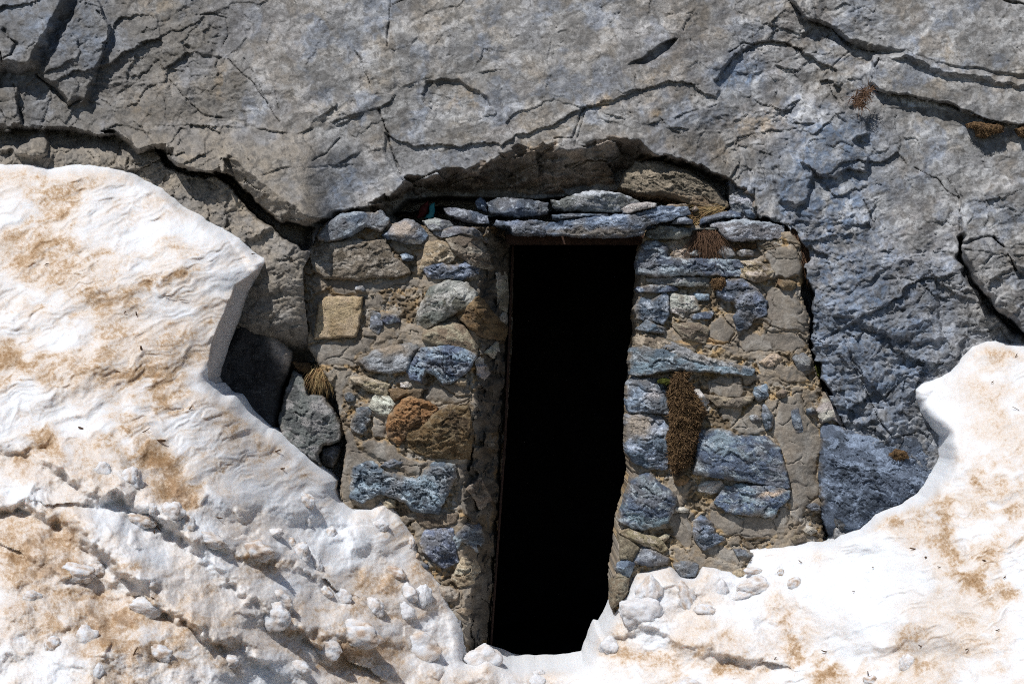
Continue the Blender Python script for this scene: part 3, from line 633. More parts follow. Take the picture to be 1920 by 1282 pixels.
WR('575,1080 760,1070 830,1120 800,1210 640,1180', T=.04, pal='brown', rough=.9)
WR('560,850 720,870 760,960 640,1010 550,960', T=.03, pal='pale', rough=1.1, layer=1.6)
WR('290,1180 380,1150 560,1200 720,1270 700,1300 420,1300 300,1240', T=.05, pal='brown', rough=.9, fol=15, layer=2)
WR('105,150 200,130 400,170 560,250 720,290 1080,320 1070,350 700,320 500,318 300,335 170,358 105,340 98,250', '6', T=.10, pal='slate', rough=.8, fol=12, layer=2, r=10, label='long dark slate ledge')
WR('250,60 420,90 640,200 900,270 1050,300 720,280 560,240 400,165 200,125', '6', T=.06, pal='grey', rough=1., fol=22, layer=2, r=8)
WR('75,430 130,380 280,390 400,440 410,560 400,660 330,660 150,655 90,640 70,560', '6', T=.085, pal='slate', rough=.9, label='blue stone at the door edge beside the moss', patches=[(1225, 740, 14, 10, 0, (.5, .46, .45), .6)])
WR('70,690 200,665 330,690 400,780 380,850 400,930 380,1100 250,1100 130,1050 75,980 65,880', '6', T=.08, pal='slate', rough=1., patches=[(1200, 795, 25, 22, 0, (.30, .25, .20), .9)], label='grey brown and blue stone at the door edge below the moss top')
WR('640,800 830,790 960,850 1190,855 1290,960 1340,1150 1360,1255 1220,1240 1000,1200 600,1140 620,1000', '6', T=.10, pal='slate', rough=.9, fol=10, layer=1.4, r=18, label='largest blue stone of the wall')
WR('570,460 640,480 720,570 690,590 600,540', '6', T=.05, pal='pale', rough=.6, r=5)
WR('690,520 900,550 1080,530 1060,560 950,610 780,590', '6', T=.05, pal='brown', rough=.7, r=8)
WR('1165,600 1230,680 1225,760 1185,790 1155,700', '6', T=.035, pal='dslate', rough=.8, r=5, edge=1.5); WR('1390,650 1430,618 1450,720 1475,830 1430,820 1400,730', '6', T=.03, pal='dslate', rough=.6, r=5, edge=1.5)
WR('1590,640 1660,505 1735,640 1790,745 1720,700 1640,730', '6', T=.05, pal='pale', rough=.4, r=10)
WR('1100,460 1180,440 1190,520 1120,560 1090,500', '6', T=.03, pal='slate', rough=.8, r=6); WR('1410,220 1480,190 1540,240 1530,300 1450,330', '6', T=.045, pal='grey', rough=.4, r=9)
WR('280,160 430,115 490,200 560,250 630,300 610,400 560,500 440,550 350,560 230,530 180,490 240,330', '7', T=.09, pal='slate', rough=1.3, fol=20, r=18, label='dark blue stone at the door edge, the lowest large one')
WR('940,350 1010,240 1120,205 1380,215 1540,260 1530,310 1450,380 1400,470 1300,450 1150,440 1050,420', '7', T=.07, pal='slate', rough=1., fol=8, layer=1.5, patches=[(1445, 925, 22, 5, -10, (.5, .38, .28), .9)], label='bright blue stone')
WR('780,500 830,460 920,520 940,600 1010,640 920,690 850,720 780,640', '7', T=.05, pal='dslate', rough=1.3)
WR('150,880 200,800 290,840 250,940 200,935', '7', T=.08, pal='slate', rough=.8, r=9); WR('120,1000 170,925 245,960 240,1060 200,1120 120,1190', '7', T=.09, pal='brown', rough=.8, r=9)
WR('290,820 350,710 450,740 570,800 560,840 400,850', '7', T=.06, pal='dslate', rough=.9); WR('180,590 250,560 500,650 560,720 500,740 300,660', '7', T=.055, pal='tan', rough=.9, fol=20)
WR('180,620 290,670 330,720 270,830 190,800', '7', T=.06, pal='brown', rough=.8); WR('620,840 720,820 800,850 780,940 680,940', '7', T=.06, pal='dslate', rough=.8)
WR('440,490 600,440 700,460 690,570 560,580 500,560', '5', T=.03, pal='tan', rough=1.3)

# rubble filling the joints
def filler():
    rr = random.Random(21); cnt = 0
    def dist(P, x, y): return float(sdf(np.array([[x]]), np.array([[y]]), P)[0, 0])
    SM = [pts(k, q) for k, q, _ in specL[1:]+specR]
    for tr in range(1500):
        side = rr.random() < .5
        P = PIER_L if side else PIER_R
        x = rr.uniform(575, 880) if side else rr.uniform(1195, 1560); y = rr.uniform(440, 1190)
        R = rr.uniform(8, 24)
        if dist(P, x, y) < R+3: continue
        if any(dist(q, x, y) > -R*.85 for q in USED): continue
        if any(dist(q, x, y) > -R*.4 for q in SM) and rr.random() < .8: continue
        n = rr.choice([5, 6, 7]); a0 = rr.random()*6; sq = rr.uniform(.5, .95); an = rr.uniform(-.3, .3); PP = []
        for i in range(n):
            a = a0+i/n*6.283+rr.uniform(-.3, .3); q = R*rr.uniform(.8, 1.15); u = q*1.25*math.cos(a); v = q*sq*math.sin(a)
            PP.append((x+u*math.cos(an)-v*math.sin(an), y+u*math.sin(an)+v*math.cos(an)))
        st = ' '.join('%.1f,%.1f' % p for p in PP)
        (WL if side else WR)(st, 'P', T=rr.uniform(.025, .05), pal=rr.choice(['brown', 'tan', 'dbrown', 'slate', 'grey', 'pale', 'brown', 'dslate']), r=R*.45, rough=rr.uniform(.7, 1.2), layer=rr.uniform(.3, 2), fol=rr.uniform(-25, 25), edge=2, grow=0)
        cnt += 1
        if cnt >= 70: break
filler()
# ------------------------------------------------------------------ loose stones laid dry along the wall top
def loose(name, k, s_, base, label, cat='stone', group='loose stones on the wall top', **kw):
    kw.setdefault('back', .12)
    o = stone(name, k, s_, base-.07, closed=True, **kw); recentre(o); return tag(o, label, cat, group)
loose('loose_stone', '1', '680,420 730,360 850,298 960,330 1010,390 1045,440 1000,500 930,522 800,495 700,455', -.14, 'six-sided pale blue stone perched at the left wall top, shadow below it', T=.11, pal='slate', rough=.45, r=18, patches=[(755, 430, 22, 14, 0, (.34, .27, .21), .8), (775, 455, 14, 5, 0, (.4, .37, .33), .8)])
loose('loose_stone', '1', '990,315 1090,290 1220,320 1255,360 1160,400 1060,400 1010,350', -.12, 'small flat grey stone just right of the six-sided one', T=.09, pal='grey', rough=.6, r=9, tilt=(0, -.2))
loose('loose_stone', '1', '1155,215 1250,205 1400,240 1520,280 1530,345 1420,350 1300,320 1180,262', -.02, 'dark slate slanting down to the right in the shaded gap', T=.08, pal='dslate', rough=.5, r=9)
loose('loose_stone', '4', '640,200 720,150 860,150 1080,170 1200,200 1190,290 1100,320 900,330 680,300 650,260', -.05, 'long dark rounded stone under the overhang above the door left', T=.12, pal='dslate', rough=.5, r=16)
loose('loose_stone', '4', '528,180 580,140 640,200 652,292 560,262', .02, 'small dark stone wedged left of the long rounded one', T=.07, pal='dslate', rough=.5, r=8)
loose('loose_slab', 'P', '1032,374 1047,375 1080,363 1109,356 1157,360 1185,370 1200,380 1165,399 1120,401 1060,397 1035,387', -.12, 'grey wedge-shaped slab with pale upper edge above the door', T=.12, pal='grey', rough=.5, r=11, tilt=(0, .3), patches=[(1110, 361, 60, 4, 2, (.5, .52, .55), .9)])
loose('loose_stone', '5', '180,205 260,165 370,155 445,165 440,195 330,220 230,250 190,235', -.24, 'small cream stone lying on the lintel slab', T=.07, pal='pale', rough=.45, r=8, edge=1.5)
loose('lintel_slab', 'P', '1022,428 1030,417 1100,406 1160,402 1215,392 1240,385 1290,388 1296,402 1262,412 1212,424 1208,440 1165,447 1100,445 1026,441', -.16, 'thick blue grey slab forming the right part of the lintel', cat='slab', T=.14, pal='slate', rough=.7, r=10, layer=2.5, fol=-6, patches=[(1120, 436, 90, 9, 0, (.13, .11, .09), .9)])  # the dark patch paints the shade on the slab's front
loose('lintel_slab', '4', '700,372 720,356 880,350 1050,345 1225,368 1190,430 1180,492 860,480 845,410 690,402', -.10, 'thin dark slab forming the left part of the lintel', cat='slab', T=.13, pal='dslate', rough=.6, r=6, layer=2.5)
loose('loose_slab', '4', '1225,302 1400,284 1700,290 1790,302 1600,322 1300,346 1228,332', -.14, 'thin black slate sliver between lintel and wedge-shaped slab', T=.12, pal='dslate', rough=.6, r=5, edge=1.2, layer=2)
loose('loose_slab', '5', '355,380 470,335 590,330 680,350 905,345 905,372 720,372 700,420 600,440 440,450 360,412', -.10, 'grey flat slab at the upper right corner of the doorway', T=.10, pal='grey', rough=.6, r=9, tilt=(0, .2))
loose('loose_slab', '5', '835,320 900,295 1100,280 1250,300 1410,330 1400,440 1200,450 1010,460 920,410 900,360 850,350', -.10, 'long grey slab capping the right wall, longest of that side', T=.11, pal='grey', rough=.6, r=11, fol=5, layer=1.5, patches=[(1400, 415, 60, 4, 3, (.45, .5, .55), .7)])
loose('loose_slab', '5', '770,290 850,250 1000,218 1080,235 1080,270 960,285 850,310 770,335', -.10, 'blue oval slab behind the long grey capping slab', T=.09, pal='slate', rough=.5, r=10)
loose('loose_stone', '5', '1095,215 1150,210 1185,250 1180,285 1120,265', -.08, 'little blue stone right of the blue oval slab', T=.07, pal='slate', rough=.4, r=6, edge=1.2)
loose('loose_stone', '5', '690,212 740,183 768,215 720,238', -.08, 'little reddish brown stone in the dry grass above the doorway corner', T=.06, pal='brown', rough=.4, r=6, edge=1.2)
loose('loose_stone', '5', '470,195 560,165 660,165 700,190 690,225 600,215 500,210', -.04, 'rounded grey brown stone behind the lintel right end', T=.08, pal='brown', rough=.5, r=8)
loose('loose_stone', '5', '600,270 660,262 720,290 715,325 640,320 540,325', -.16, 'dark slate chip under the right end of the lintel slab', T=.10, pal='dslate', rough=.6, r=6, edge=1.2)
loose('loose_stone', '1', '1045,415 1085,410 1098,450 1060,465', -.12, 'tiny orange stone under the flat grey one', T=.05, pal='tan', rough=.4, r=5, edge=1)

# ------------------------------------------------------------------ boulders round the wall
def boulder(k, s_, base, label, **kw):
    o = stone('boulder', k, s_, base, **kw); recentre(o); return tag(o, label, 'boulder')
boulder('P', '1165,335 1190,302 1240,303 1290,318 1335,345 1365,378 1370,392 1300,392 1250,372 1200,366 1160,352', -.03, 'light streaked rock lying under the arch above the doorway right', T=.15, pal='brown', rough=1.2, r=22, fol=15, layer=1.6, back=.3, patches=[(1290, 380, 60, 12, 10, (.2, .14, .09), .8)])
boulder('P', '1366,330 1385,345 1415,358 1430,400 1415,418 1380,412 1366,385', -.04, 'upright grey blue block beside the light streaked rock under the arch', T=.12, pal='grey', rough=1., r=10, back=.3)
boulder('8', '480,690 500,600 545,490 600,520 640,640 720,640 780,720 840,830 830,920 790,940 730,950 700,1000 720,1080 560,1000 470,900 450,780', lambda X, Y: -.14-.0006*(Y-700), 'grey boulder below the yellow grass tuft, touching the snow', T=.18, pal='dgrey', rough=1.1, r=22, flat=.9, back=.4)
boulder('8', '715,965 780,940 832,952 822,1010 785,1085 720,1062 708,1010', -.16, 'small grey rock between grey boulder and left wall foot', T=.12, pal='dgrey', rough=.8, r=10, back=.3)
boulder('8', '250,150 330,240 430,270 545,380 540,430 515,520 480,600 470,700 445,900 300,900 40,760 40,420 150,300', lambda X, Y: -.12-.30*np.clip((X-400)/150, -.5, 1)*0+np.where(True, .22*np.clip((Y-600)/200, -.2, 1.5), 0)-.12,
        'angular dark boulder shaded under the left snow overhang', T=.16, pal='black', rough=.35, r=22, back=.5, layer=.3, flat=1.4, edge=2, tilt=(0, -.35), patches=[(530, 650, 16, 60, -28, (.30, .26, .23), 1.)], planes=[(516, 640, .86, -.5, 1.2)])  # shade painted as near-black rock, the sunlit right side as a pale patch
boulder('P', '1538,802 1548,790 1570,796 1616,801 1665,812 1715,812 1763,826 1772,850 1790,900 1790,960 1700,1010 1560,1015 1547,986 1538,929 1534,889', lambda X, Y: -.06-.0012*np.clip(Y-800, 0, 200), 'big blue grey boulder at the right wall foot, half buried in snow', T=.26, pal='mslate', rough=1.2, r=30, back=.4, tilt=(.1, .1), fol=15, flat=.7, planes=[(1566, 925, -.5, .86, 2.4), (1660, 880, .35, .93, .9), (1640, 845, -.2, -1, 1.1), (1720, 860, .9, .2, 1.2)])
boulder('7', '1545,545 1640,498 1720,560 1745,660 1560,670', -.12, 'fist-sized blue rock at the foot of the right wall', T=.09, pal='slate', rough=.7, r=10)
boulder('7', '1715,560 1760,508 1825,590 1780,670 1740,660', -.12, 'small brown rock between fist-sized blue rock and big boulder', T=.08, pal='brown', rough=.8, r=8)

# ------------------------------------------------------------------ steel door frame and the dark inside
df = empty('door_frame', world(np.array(1080.), np.array(1300.), np.array(.2)), 'rusty steel frame round the dark doorway', 'door frame')
df['kind'] = 'thing'
def prism(name, corners, d0, d1, mat, parent):
    X = np.array([p[0] for p in corners], float); Y = np.array([p[1] for p in corners], float)
    n = len(X); V = np.concatenate([world(X, Y, np.full(n, d0)), world(X, Y, np.full(n, d1))])
    bm = __import__('bmesh').new(); vs = [bm.verts.new(v) for v in V]
    bm.faces.new(vs[:n]); bm.faces.new(vs[n:][::-1])
    for i in range(n): bm.faces.new([vs[i], vs[n+i], vs[n+(i+1) % n], vs[(i+1) % n]])
    __import__('bmesh').ops.recalc_face_normals(bm, faces=bm.faces)
    __import__('bmesh').ops.bevel(bm, geom=bm.edges[:], offset=.002, segments=1, affect='EDGES')
    me = bpy.data.meshes.new(name); bm.to_mesh(me); bm.free(); me.materials.append(mat)
    o = bpy.data.objects.new(name, me); C.objects.link(o); o.parent = parent
    return local(o) if parent else o
prism('head_beam', [(948, 439), (1212, 439), (1210, 459), (950, 459)], -.02, .30, M_RUST, df)
prism('frame_post', [(959.5, 459.5), (964, 459.5), (949.5, 820), (915, 1320), (911, 1320), (945, 820)], .22, .32, M_RUST, df)
def room():
    # a rough chamber behind the opening
    def sheet(name, fn, nu=60, nv=60, label=None):
        u, v = np.meshgrid(np.linspace(0, 1, nu), np.linspace(0, 1, nv))
        P = fn(u, v)
        idx = np.arange(nu*nv).reshape(nv, nu)
        q = np.stack([idx[:-1, :-1].ravel(), idx[1:, :-1].ravel(), idx[1:, 1:].ravel(), idx[:-1, 1:].ravel()], -1)
        n = .12*fbm(P[..., 0].ravel()*2+P[..., 2].ravel(), P[..., 1].ravel()*2+P[..., 2].ravel()*1.7, 4, 5)
        V = P.reshape(-1, 3)
        o = mesh_obj(name, V, q, M_DARK); return tag(o, label, 'cave', kind='structure'), n
    # half barrel from the left jamb round the back to the right jamb
    def barrel(u, v):
        a = np.pi*(u*1.16-.08); r = .95+.08*fbm(u*7, v*7, 3, 4)
        x = .28-np.cos(a)*r; y = .45+np.sin(a)*2.2*(.95+.06*fbm(u*6+9, v*6, 3, 9))
        y = np.maximum(y, .30); z = -1.9+v*2.6
        return np.stack([x, y, z], -1)
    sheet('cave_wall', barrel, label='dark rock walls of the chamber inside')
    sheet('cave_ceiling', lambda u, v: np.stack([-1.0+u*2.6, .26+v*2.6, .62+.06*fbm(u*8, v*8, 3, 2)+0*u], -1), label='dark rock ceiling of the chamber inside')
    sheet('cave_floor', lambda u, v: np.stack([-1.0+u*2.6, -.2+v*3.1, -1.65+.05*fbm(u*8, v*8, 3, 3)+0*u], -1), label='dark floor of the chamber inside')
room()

# ================================================================== THE SNOW
SN_OUT = [(-1100, 290), (0, 303), (50, 301), (90, 312), (130, 309), (205, 307), (240, 316), (275, 334), (310, 346), (340, 374), (375, 393), (410, 420), (450, 440), (485, 472), (502, 480), (507, 492), (500, 512), (489, 540), (470, 575), (440, 635), (420, 675), (399, 708),
          (405, 722), (418, 735), (440, 742), (462, 770), (482, 788), (500, 806), (512, 806), (522, 812), (560, 840), (600, 872), (622, 888), (634, 900), (628, 918), (640, 936), (662, 951), (690, 945),
          (702, 926), (720, 922), (745, 928), (760, 948), (770, 972), (795, 998), (802, 1035), (815, 1058), (838, 1095), (852, 1130), (870, 1158), (875, 1180), (876, 1236), (895, 1234),
          (912, 1226), (935, 1236), (960, 1245), (1000, 1249), (1040, 1248), (1095, 1240), (1107, 1200), (1118, 1180), (1128, 1183), (1137, 1165), (1150, 1130), (1170, 1105), (1178, 1078), (1184, 1062), (1230, 1055), (1256, 1043),
          (1268, 1052), (1280, 1073), (1298, 1072), (1306, 1050), (1318, 1046), (1350, 1054), (1388, 1070), (1391, 1050), (1384, 1012), (1440, 1012), (1520, 1012), (1556, 1017), (1575, 1000), (1612, 990), (1640, 962), (1690, 946), (1730, 928), (1762, 890),
          (1774, 860), (1768, 820), (1740, 790), (1722, 775), (1707, 750), (1704, 728), (1720, 712), (1760, 698), (1795, 668), (1820, 642), (1850, 634), (1925, 642), (3100, 640), (3100, 1900), (-1100, 1900)]
snowD = {}
def snow():
    xs = axis(-420, -30, 1950, 2340, 1.6, 8); ys = axis(270, 290, 1300, 1640, 1.6, 8)
    X, Y = np.meshgrid(xs, ys)
    SD = sdf(X, Y, SN_OUT)+3*fbm(X/40, Y/40, 2, 3)
    xi = np.array([-420, 0, 215, 330, 430, 520, 640, 700, 800, 870, 930, 1080, 1150, 1200, 1400, 1560, 1640, 1720, 1820, 1920, 2340.])
    yi = np.array([280, 300, 305, 350, 450, 640, 900, 930, 1010, 1160, 1225, 1225, 1130, 1060, 1035, 1010, 950, 800, 650, 640, 600.])
    top = np.interp(np.arange(-420, 2341), xi, yi)
    k = np.exp(-(np.arange(-260, 261)/125.)**2); k /= k.sum()
    top = np.convolve(np.pad(top, 260, 'edge'), k, 'valid')
    T = np.interp(X, np.arange(-420, 2341), top)
    d = np.clip(Y-T, -40, 1500)
    D = -.30-.0019*d-.12*sst(1450, 1650, X)
    D -= .30*blob(X, Y, 470, 520, 110, 170, -60)
    wx = X+14*fbm(X/60, Y/60, 3, 5); wy = Y+14*fbm(X/60, Y/60, 3, 6)
    # how churned the snow is
    line = np.interp(X, [0, 200, 420, 640, 860, 1000], [840, 850, 930, 950, 1150, 1230])
    ch = sst(-30, 40, wy-line)*(1-sst(880, 960, X))
    ch = np.maximum(ch, np.clip(blob(X, Y, 1300, 1150, 230, 75)*1.8, 0, 1)); ch = np.maximum(ch, .8*np.clip(blob(X, Y, 980, 1290, 160, 40)*1.5, 0, 1))
    ch = np.clip(ch, 0, 1)
    # sun cups and wind ridges on the old surface
    u, v = rot(wx, wy, -22)
    a = ridged(u/150, v/48, 3, 11, .5); b = ridged(u/62, v/22, 3, 12, .5)
    amp = (1-ch)*(1-.75*blob(X, Y, 1850, 760, 150, 120))
    D += -amp*(.022*(a-.55)+.004*(b-.55))
    s_ = 2.4*fbm(u/170, v/58, 4, 18, .55)+3; saw = s_-np.floor(s_); lip = saw*sst(1., .62, saw)*2.2*sst(-.25, .35, fbm(X/120, Y/90, 3, 93)); lipd = sst(.55, .95, saw)
    s2_ = 2.0*fbm(u/70, v/30, 3, 19, .55)+3; saw2 = s2_-np.floor(s2_); D += -amp*(.006*lip+.003*saw2*sst(1., .6, saw2)*2*sst(-.1, .3, fbm(X/150, Y/150, 2, 20)))
    cup = worley(u/95, v/55, 15)[0]; cup2 = worley(u/42, v/26, 16)[0]
    D += -amp*(-.016*cup-.003*cup2)
    D -= .06*fbm(X/210, Y/210, 3, 17)
    # churned lumps
    f1, f2, cid, _, _ = worley(wx/78, wy/62, 21); g1, g2, gid, _, _ = worley(wx/34, wy/28, 22); h1, h2, hid2, _, _ = worley(wx/14, wy/12, 23)
    fine = sst(-.1, .5, fbm(X/120, Y/120, 2, 25))
    sparse = sst(.92, .96, R4[gid])
    D += -ch*(.026*(R3[cid]-.4)*sst(0, .8, f2-f1)+.035*sparse*sst(0, .35, g2-g1)*(.3+.7*fine)+.003*R3[hid2]*sst(0, .5, h2-h1)*fine)
    D -= ch*(.060*fbm(wx/120, wy/90, 3, 26)+.013*fbm(wx/40, wy/34, 3, 27))
    # broken ledges that step down towards the lower left
    def step_(s_, dy, fall, k='P'):
        nonlocal D
        dd, sd = seg_dist(wx+3*fbm(X/16, Y/16, 2, 31), wy+3*fbm(X/16, Y/16, 2, 32), pts(k, s_), False)
        D += np.tanh(sd*dd/(5+16*np.clip(.5+1.6*fbm(X/50, Y/50, 3, 38), 0, 1)))*dy*np.exp(-dd/(fall*1.5))*.8
    step_('-60,835 60,850 130,900 180,925 250,935 340,1000 355,1030 430,1090 520,1160 640,1230', .09, 34)
    step_('-60,950 60,955 110,975 145,1010 200,1040 245,1090 280,1140 330,1150 380,1195 450,1220 560,1290', .11, 34)
    step_('150,940 230,940 330,1005 440,1035 520,1050 600,1085', .06, 26)
    step_('640,1000 560,1030 480,1010', .05, 20)
    step_('40,1040 120,1085 190,1080 240,1110', .05, 22)
    step_('1100,1200 1200,1180 1300,1215 1420,1240', .05, 24)
    for (x, y, rx, ry, an, hh) in [(720, 1000, 60, 70, 50, .07), (640, 1180, 90, 40, 10, .06), (1210, 1130, 45, 60, 0, .08), (1320, 1120, 60, 30, 15, .04), (75, 1000, 80, 50, 20, .05),
                                   (1600, 1000, 80, 60, -20, .05), (1700, 1240, 120, 40, 0, -.07), (1640, 1060, 90, 70, 0, -.04), (200, 1010, 60, 25, 30, .05), (430, 950, 60, 40, 20, .05),
                                   (80, 840, 25, 14, 10, -.05), (270, 880, 60, 16, 35, -.04), (300, 480, 150, 60, -20, .05), (150, 700, 160, 60, -15, .05), (560, 985, 50, 18, 20, -.05), (915, 1245, 30, 30, 0, .06)]:
        D -= hh*blob(wx, wy, x, y, rx, ry, an)
    # rounded rim, and the undercut face at the tip of the left bank
    e = np.clip(SD/28, 0, 1); D += .20*(1-e)**2.3
    ridge = [(507, 484), (470, 515), (440, 535), (424, 575), (408, 610), (396, 645), (389, 680), (391, 712)]
    cut = ridge[:1]+[(520, 480), (520, 520), (410, 720)]+ridge[:0:-1]
    q = sdf(X, Y, cut); dr = seg_dist(X, Y, ridge, False)[0]
    D += np.where(q > 0, 1., 0.)*(.0062*dr+.012*fbm(X/20, Y/34, 3, 92))
    # grain
    D -= (.35+ch)*(.0035*fbm(X/6, Y/6, 3, 35, .7)+.004*fbm(X/16, Y/16, 3, 36))
    snowD['f'] = (X[0], Y[:, 0], D)
    # dust lying on it; the undercut face also gets painted shade
    st = np.clip(.5+1.2*fbm(u/110, v/26, 5, 41, .6), 0, 1); st2 = np.clip(.5+1.3*fbm(wx/38, wy/30, 5, 42, .65), 0, 1); sp = np.clip(.5+1.4*fbm(X/7, Y/7, 4, 43, .75), 0, 1)
    reg = .35*(1-ch)
    for (x, y, rx, ry, an, w) in [(120, 410, 150, 60, -22, .45), (60, 480, 60, 20, -25, .5), (330, 520, 160, 12, -14, .7), (230, 560, 170, 14, -20, .6), (60, 570, 60, 50, -10, .5), (20, 680, 60, 30, 0, .9), (210, 700, 130, 40, 10, .35), (280, 740, 110, 50, 10, .55), (360, 690, 60, 50, 30, .4),
                                  (85, 820, 40, 22, 15, 1.2), (240, 790, 40, 20, 10, .9), (300, 880, 80, 26, 40, 1.5), (340, 920, 50, 20, 40, 1.2), (480, 860, 140, 50, 30, .45), (560, 880, 60, 30, 30, .4), (250, 1060, 60, 18, 10, .9), (60, 1030, 120, 70, 10, 1.0), (40, 870, 50, 18, 0, .6),
                                  (200, 1180, 110, 70, 20, 1.1), (330, 1240, 150, 60, 10, .9), (420, 1030, 110, 20, 15, .8), (330, 945, 60, 16, 20, .6), (520, 1050, 90, 22, 15, .9), (640, 1170, 110, 60, 0, .7), (700, 1230, 120, 50, 0, .8), (740, 1010, 40, 40, 60, .6),
                                  (570, 1190, 60, 14, 10, .8), (715, 1080, 60, 40, 0, .5), (1380, 1030, 25, 15, 0, .7), (1540, 1060, 80, 25, 20, .6), (1470, 1160, 90, 35, 45, .9), (1500, 1190, 60, 40, 40, .6), (1780, 1010, 150, 50, 30, .65), (1880, 970, 80, 60, 0, .5), (1690, 1195, 50, 40, 30, .7), (1870, 1100, 80, 25, 15, .8), (1560, 1250, 90, 30, 10, .8),
                                  (1870, 890, 70, 40, -20, .6), (1880, 660, 80, 20, 10, .3), (1290, 1230, 120, 40, 0, .6), (1220, 1075, 40, 14, 0, .4), (1760, 1250, 40, 20, 0, .5), (1370, 1180, 80, 20, 0, .5), (1300, 1085, 30, 10, 0, .4), (1700, 970, 60, 14, -10, .5), (1400, 1250, 160, 40, 0, .45), (1200, 1230, 60, 30, 0, .6)]:
        reg = reg+w*blob(wx, wy, x, y, rx, ry, an)
    soft = np.clip(.5+1.2*fbm(wx/75, wy/50, 4, 49, .5), 0, 1)
    dirt = reg*(sst(.1, .9, st)*.4+sst(.1, .9, st2)*.4+.22)*(.85+.3*sp)+.26*ch*sst(.35, .8, soft)*(.8+.4*sp)
    dirt += .25*sst(.62, .8, st)*(1-ch)*sp
    rgt = sst(1100, 1250, X); dirt = dirt*(1-rgt)+rgt*reg*(sst(.15, .85, soft)*.55+sst(.2, .8, st2)*.35)*(.75+.5*sp)*1.05
    veil = np.clip(.5+1.1*fbm(wx/170, wy/120, 4, 60, .55), 0, 1)
    dirt = dirt*.78+(.50*sst(.15, .8, veil)+.10*lipd)*(.85+.3*sp)*(1-.8*np.clip(blob(X, Y, 1610, 1080, 120, 80)+blob(X, Y, 1740, 780, 70, 90)+.7*blob(X, Y, 700, 960, 70, 40)+.6*blob(X, Y, 430, 920, 90, 40), 0, 1)); dirt *= sst(1, 26, SD)*.9+.1
    dirt = dirt*(1-.85*np.clip(blob(X, Y, 1610, 1090, 110, 80)*1.3+blob(X, Y, 1740, 780, 60, 80), 0, 1))
    rim = np.where(q > 0, np.exp(-dr/12)*.5+.45, 0)  # brown edge, plus the cut face's shade painted in through the dirt value
    dirt = np.clip(dirt, 0, 1.4)*np.where(q > 0, .2, 1)+rim*.8
    wet = .35*ch*np.clip(.3+.9*fbm(X/50, Y/50, 4, 47), 0, 1)
    wet = np.maximum(wet, .9*np.where(q > 0, 1, 0))  # cut face greyed all over: its shade painted, not meltwater
    o = relief('snow', X, Y, SD, D, M_SNOW, None, .35, dirt=dirt, wet=wet)
    tag(o, 'old snow banked against the rock, streaked with brown dust', 'snow', kind='structure')
snow()
def snow_at(px, py):
    xs, ys, D = snowD['f']; i = min(len(ys)-1, np.searchsorted(ys, py)); j = min(len(xs)-1, np.searchsorted(xs, px)); return float(D[i, j])

# lumps of snow broken loose
def ico(sub):
    bm = __import__('bmesh').new(); __import__('bmesh').ops.create_icosphere(bm, subdivisions=sub, radius=1)
    bm.verts.ensure_lookup_table(); V = np.array([v.co[:] for v in bm.verts]); F = np.array([[v.index for v in f.verts] for f in bm.faces]); bm.free(); return V, F
ICV, ICF = ico(5)
def chunk(px, py, rx, ry, an, dirt, label, seed):
    dirt = .12+dirt*1.15
    rr = np.random.RandomState(seed)
    d = snow_at(px, py); k = (d+CAMD)/CAMD/PXM
    V = ICV.copy(); s = rr.rand(3)*50
    # cut by random planes to an irregular block, then roughen
    for q in range(7):
        n = rr.normal(size=3); n /= np.linalg.norm(n); o_ = .62+.3*rr.rand()
        t = V@n-o_; V -= np.clip(t, 0, 9)[:, None]*n*.7
    r = 1+.22*perlin3(V[:, 0]*1.6+s[0], V[:, 1]*1.6+s[1], V[:, 2]*1.6+s[2])+.09*perlin3(V[:, 0]*4+s[0], V[:, 1]*4+s[1], V[:, 2]*4+s[2], 3)+.05*perlin3(V[:, 0]*10+s[0], V[:, 1]*10, V[:, 2]*10+s[2], 5)
    V *= r[:, None]
    dz = np.clip(.5+.9*perlin3(V[:, 0]*2.2+s[1], V[:, 1]*2.2, V[:, 2]*2.2+s[0], 7), 0, 1)*dirt*1.4
    V = V*np.array([rx*k, (rx+ry)*.5*k*.8, ry*k])
    ca, sa = math.cos(math.radians(-an)), math.sin(math.radians(-an))
    V = np.stack([V[:, 0]*ca-V[:, 2]*sa, V[:, 1], V[:, 0]*sa+V[:, 2]*ca], -1)
    o = mesh_obj('snow_chunk', V, ICF, M_SNOW, dirt=dz, wet=np.full(len(V), .6))
    o.location = world(np.array(float(px)), np.array(float(py)), np.array(d+.25*ry*k))
    return tag(o, label, 'snow chunk', 'lumps of snow broken off the banks')
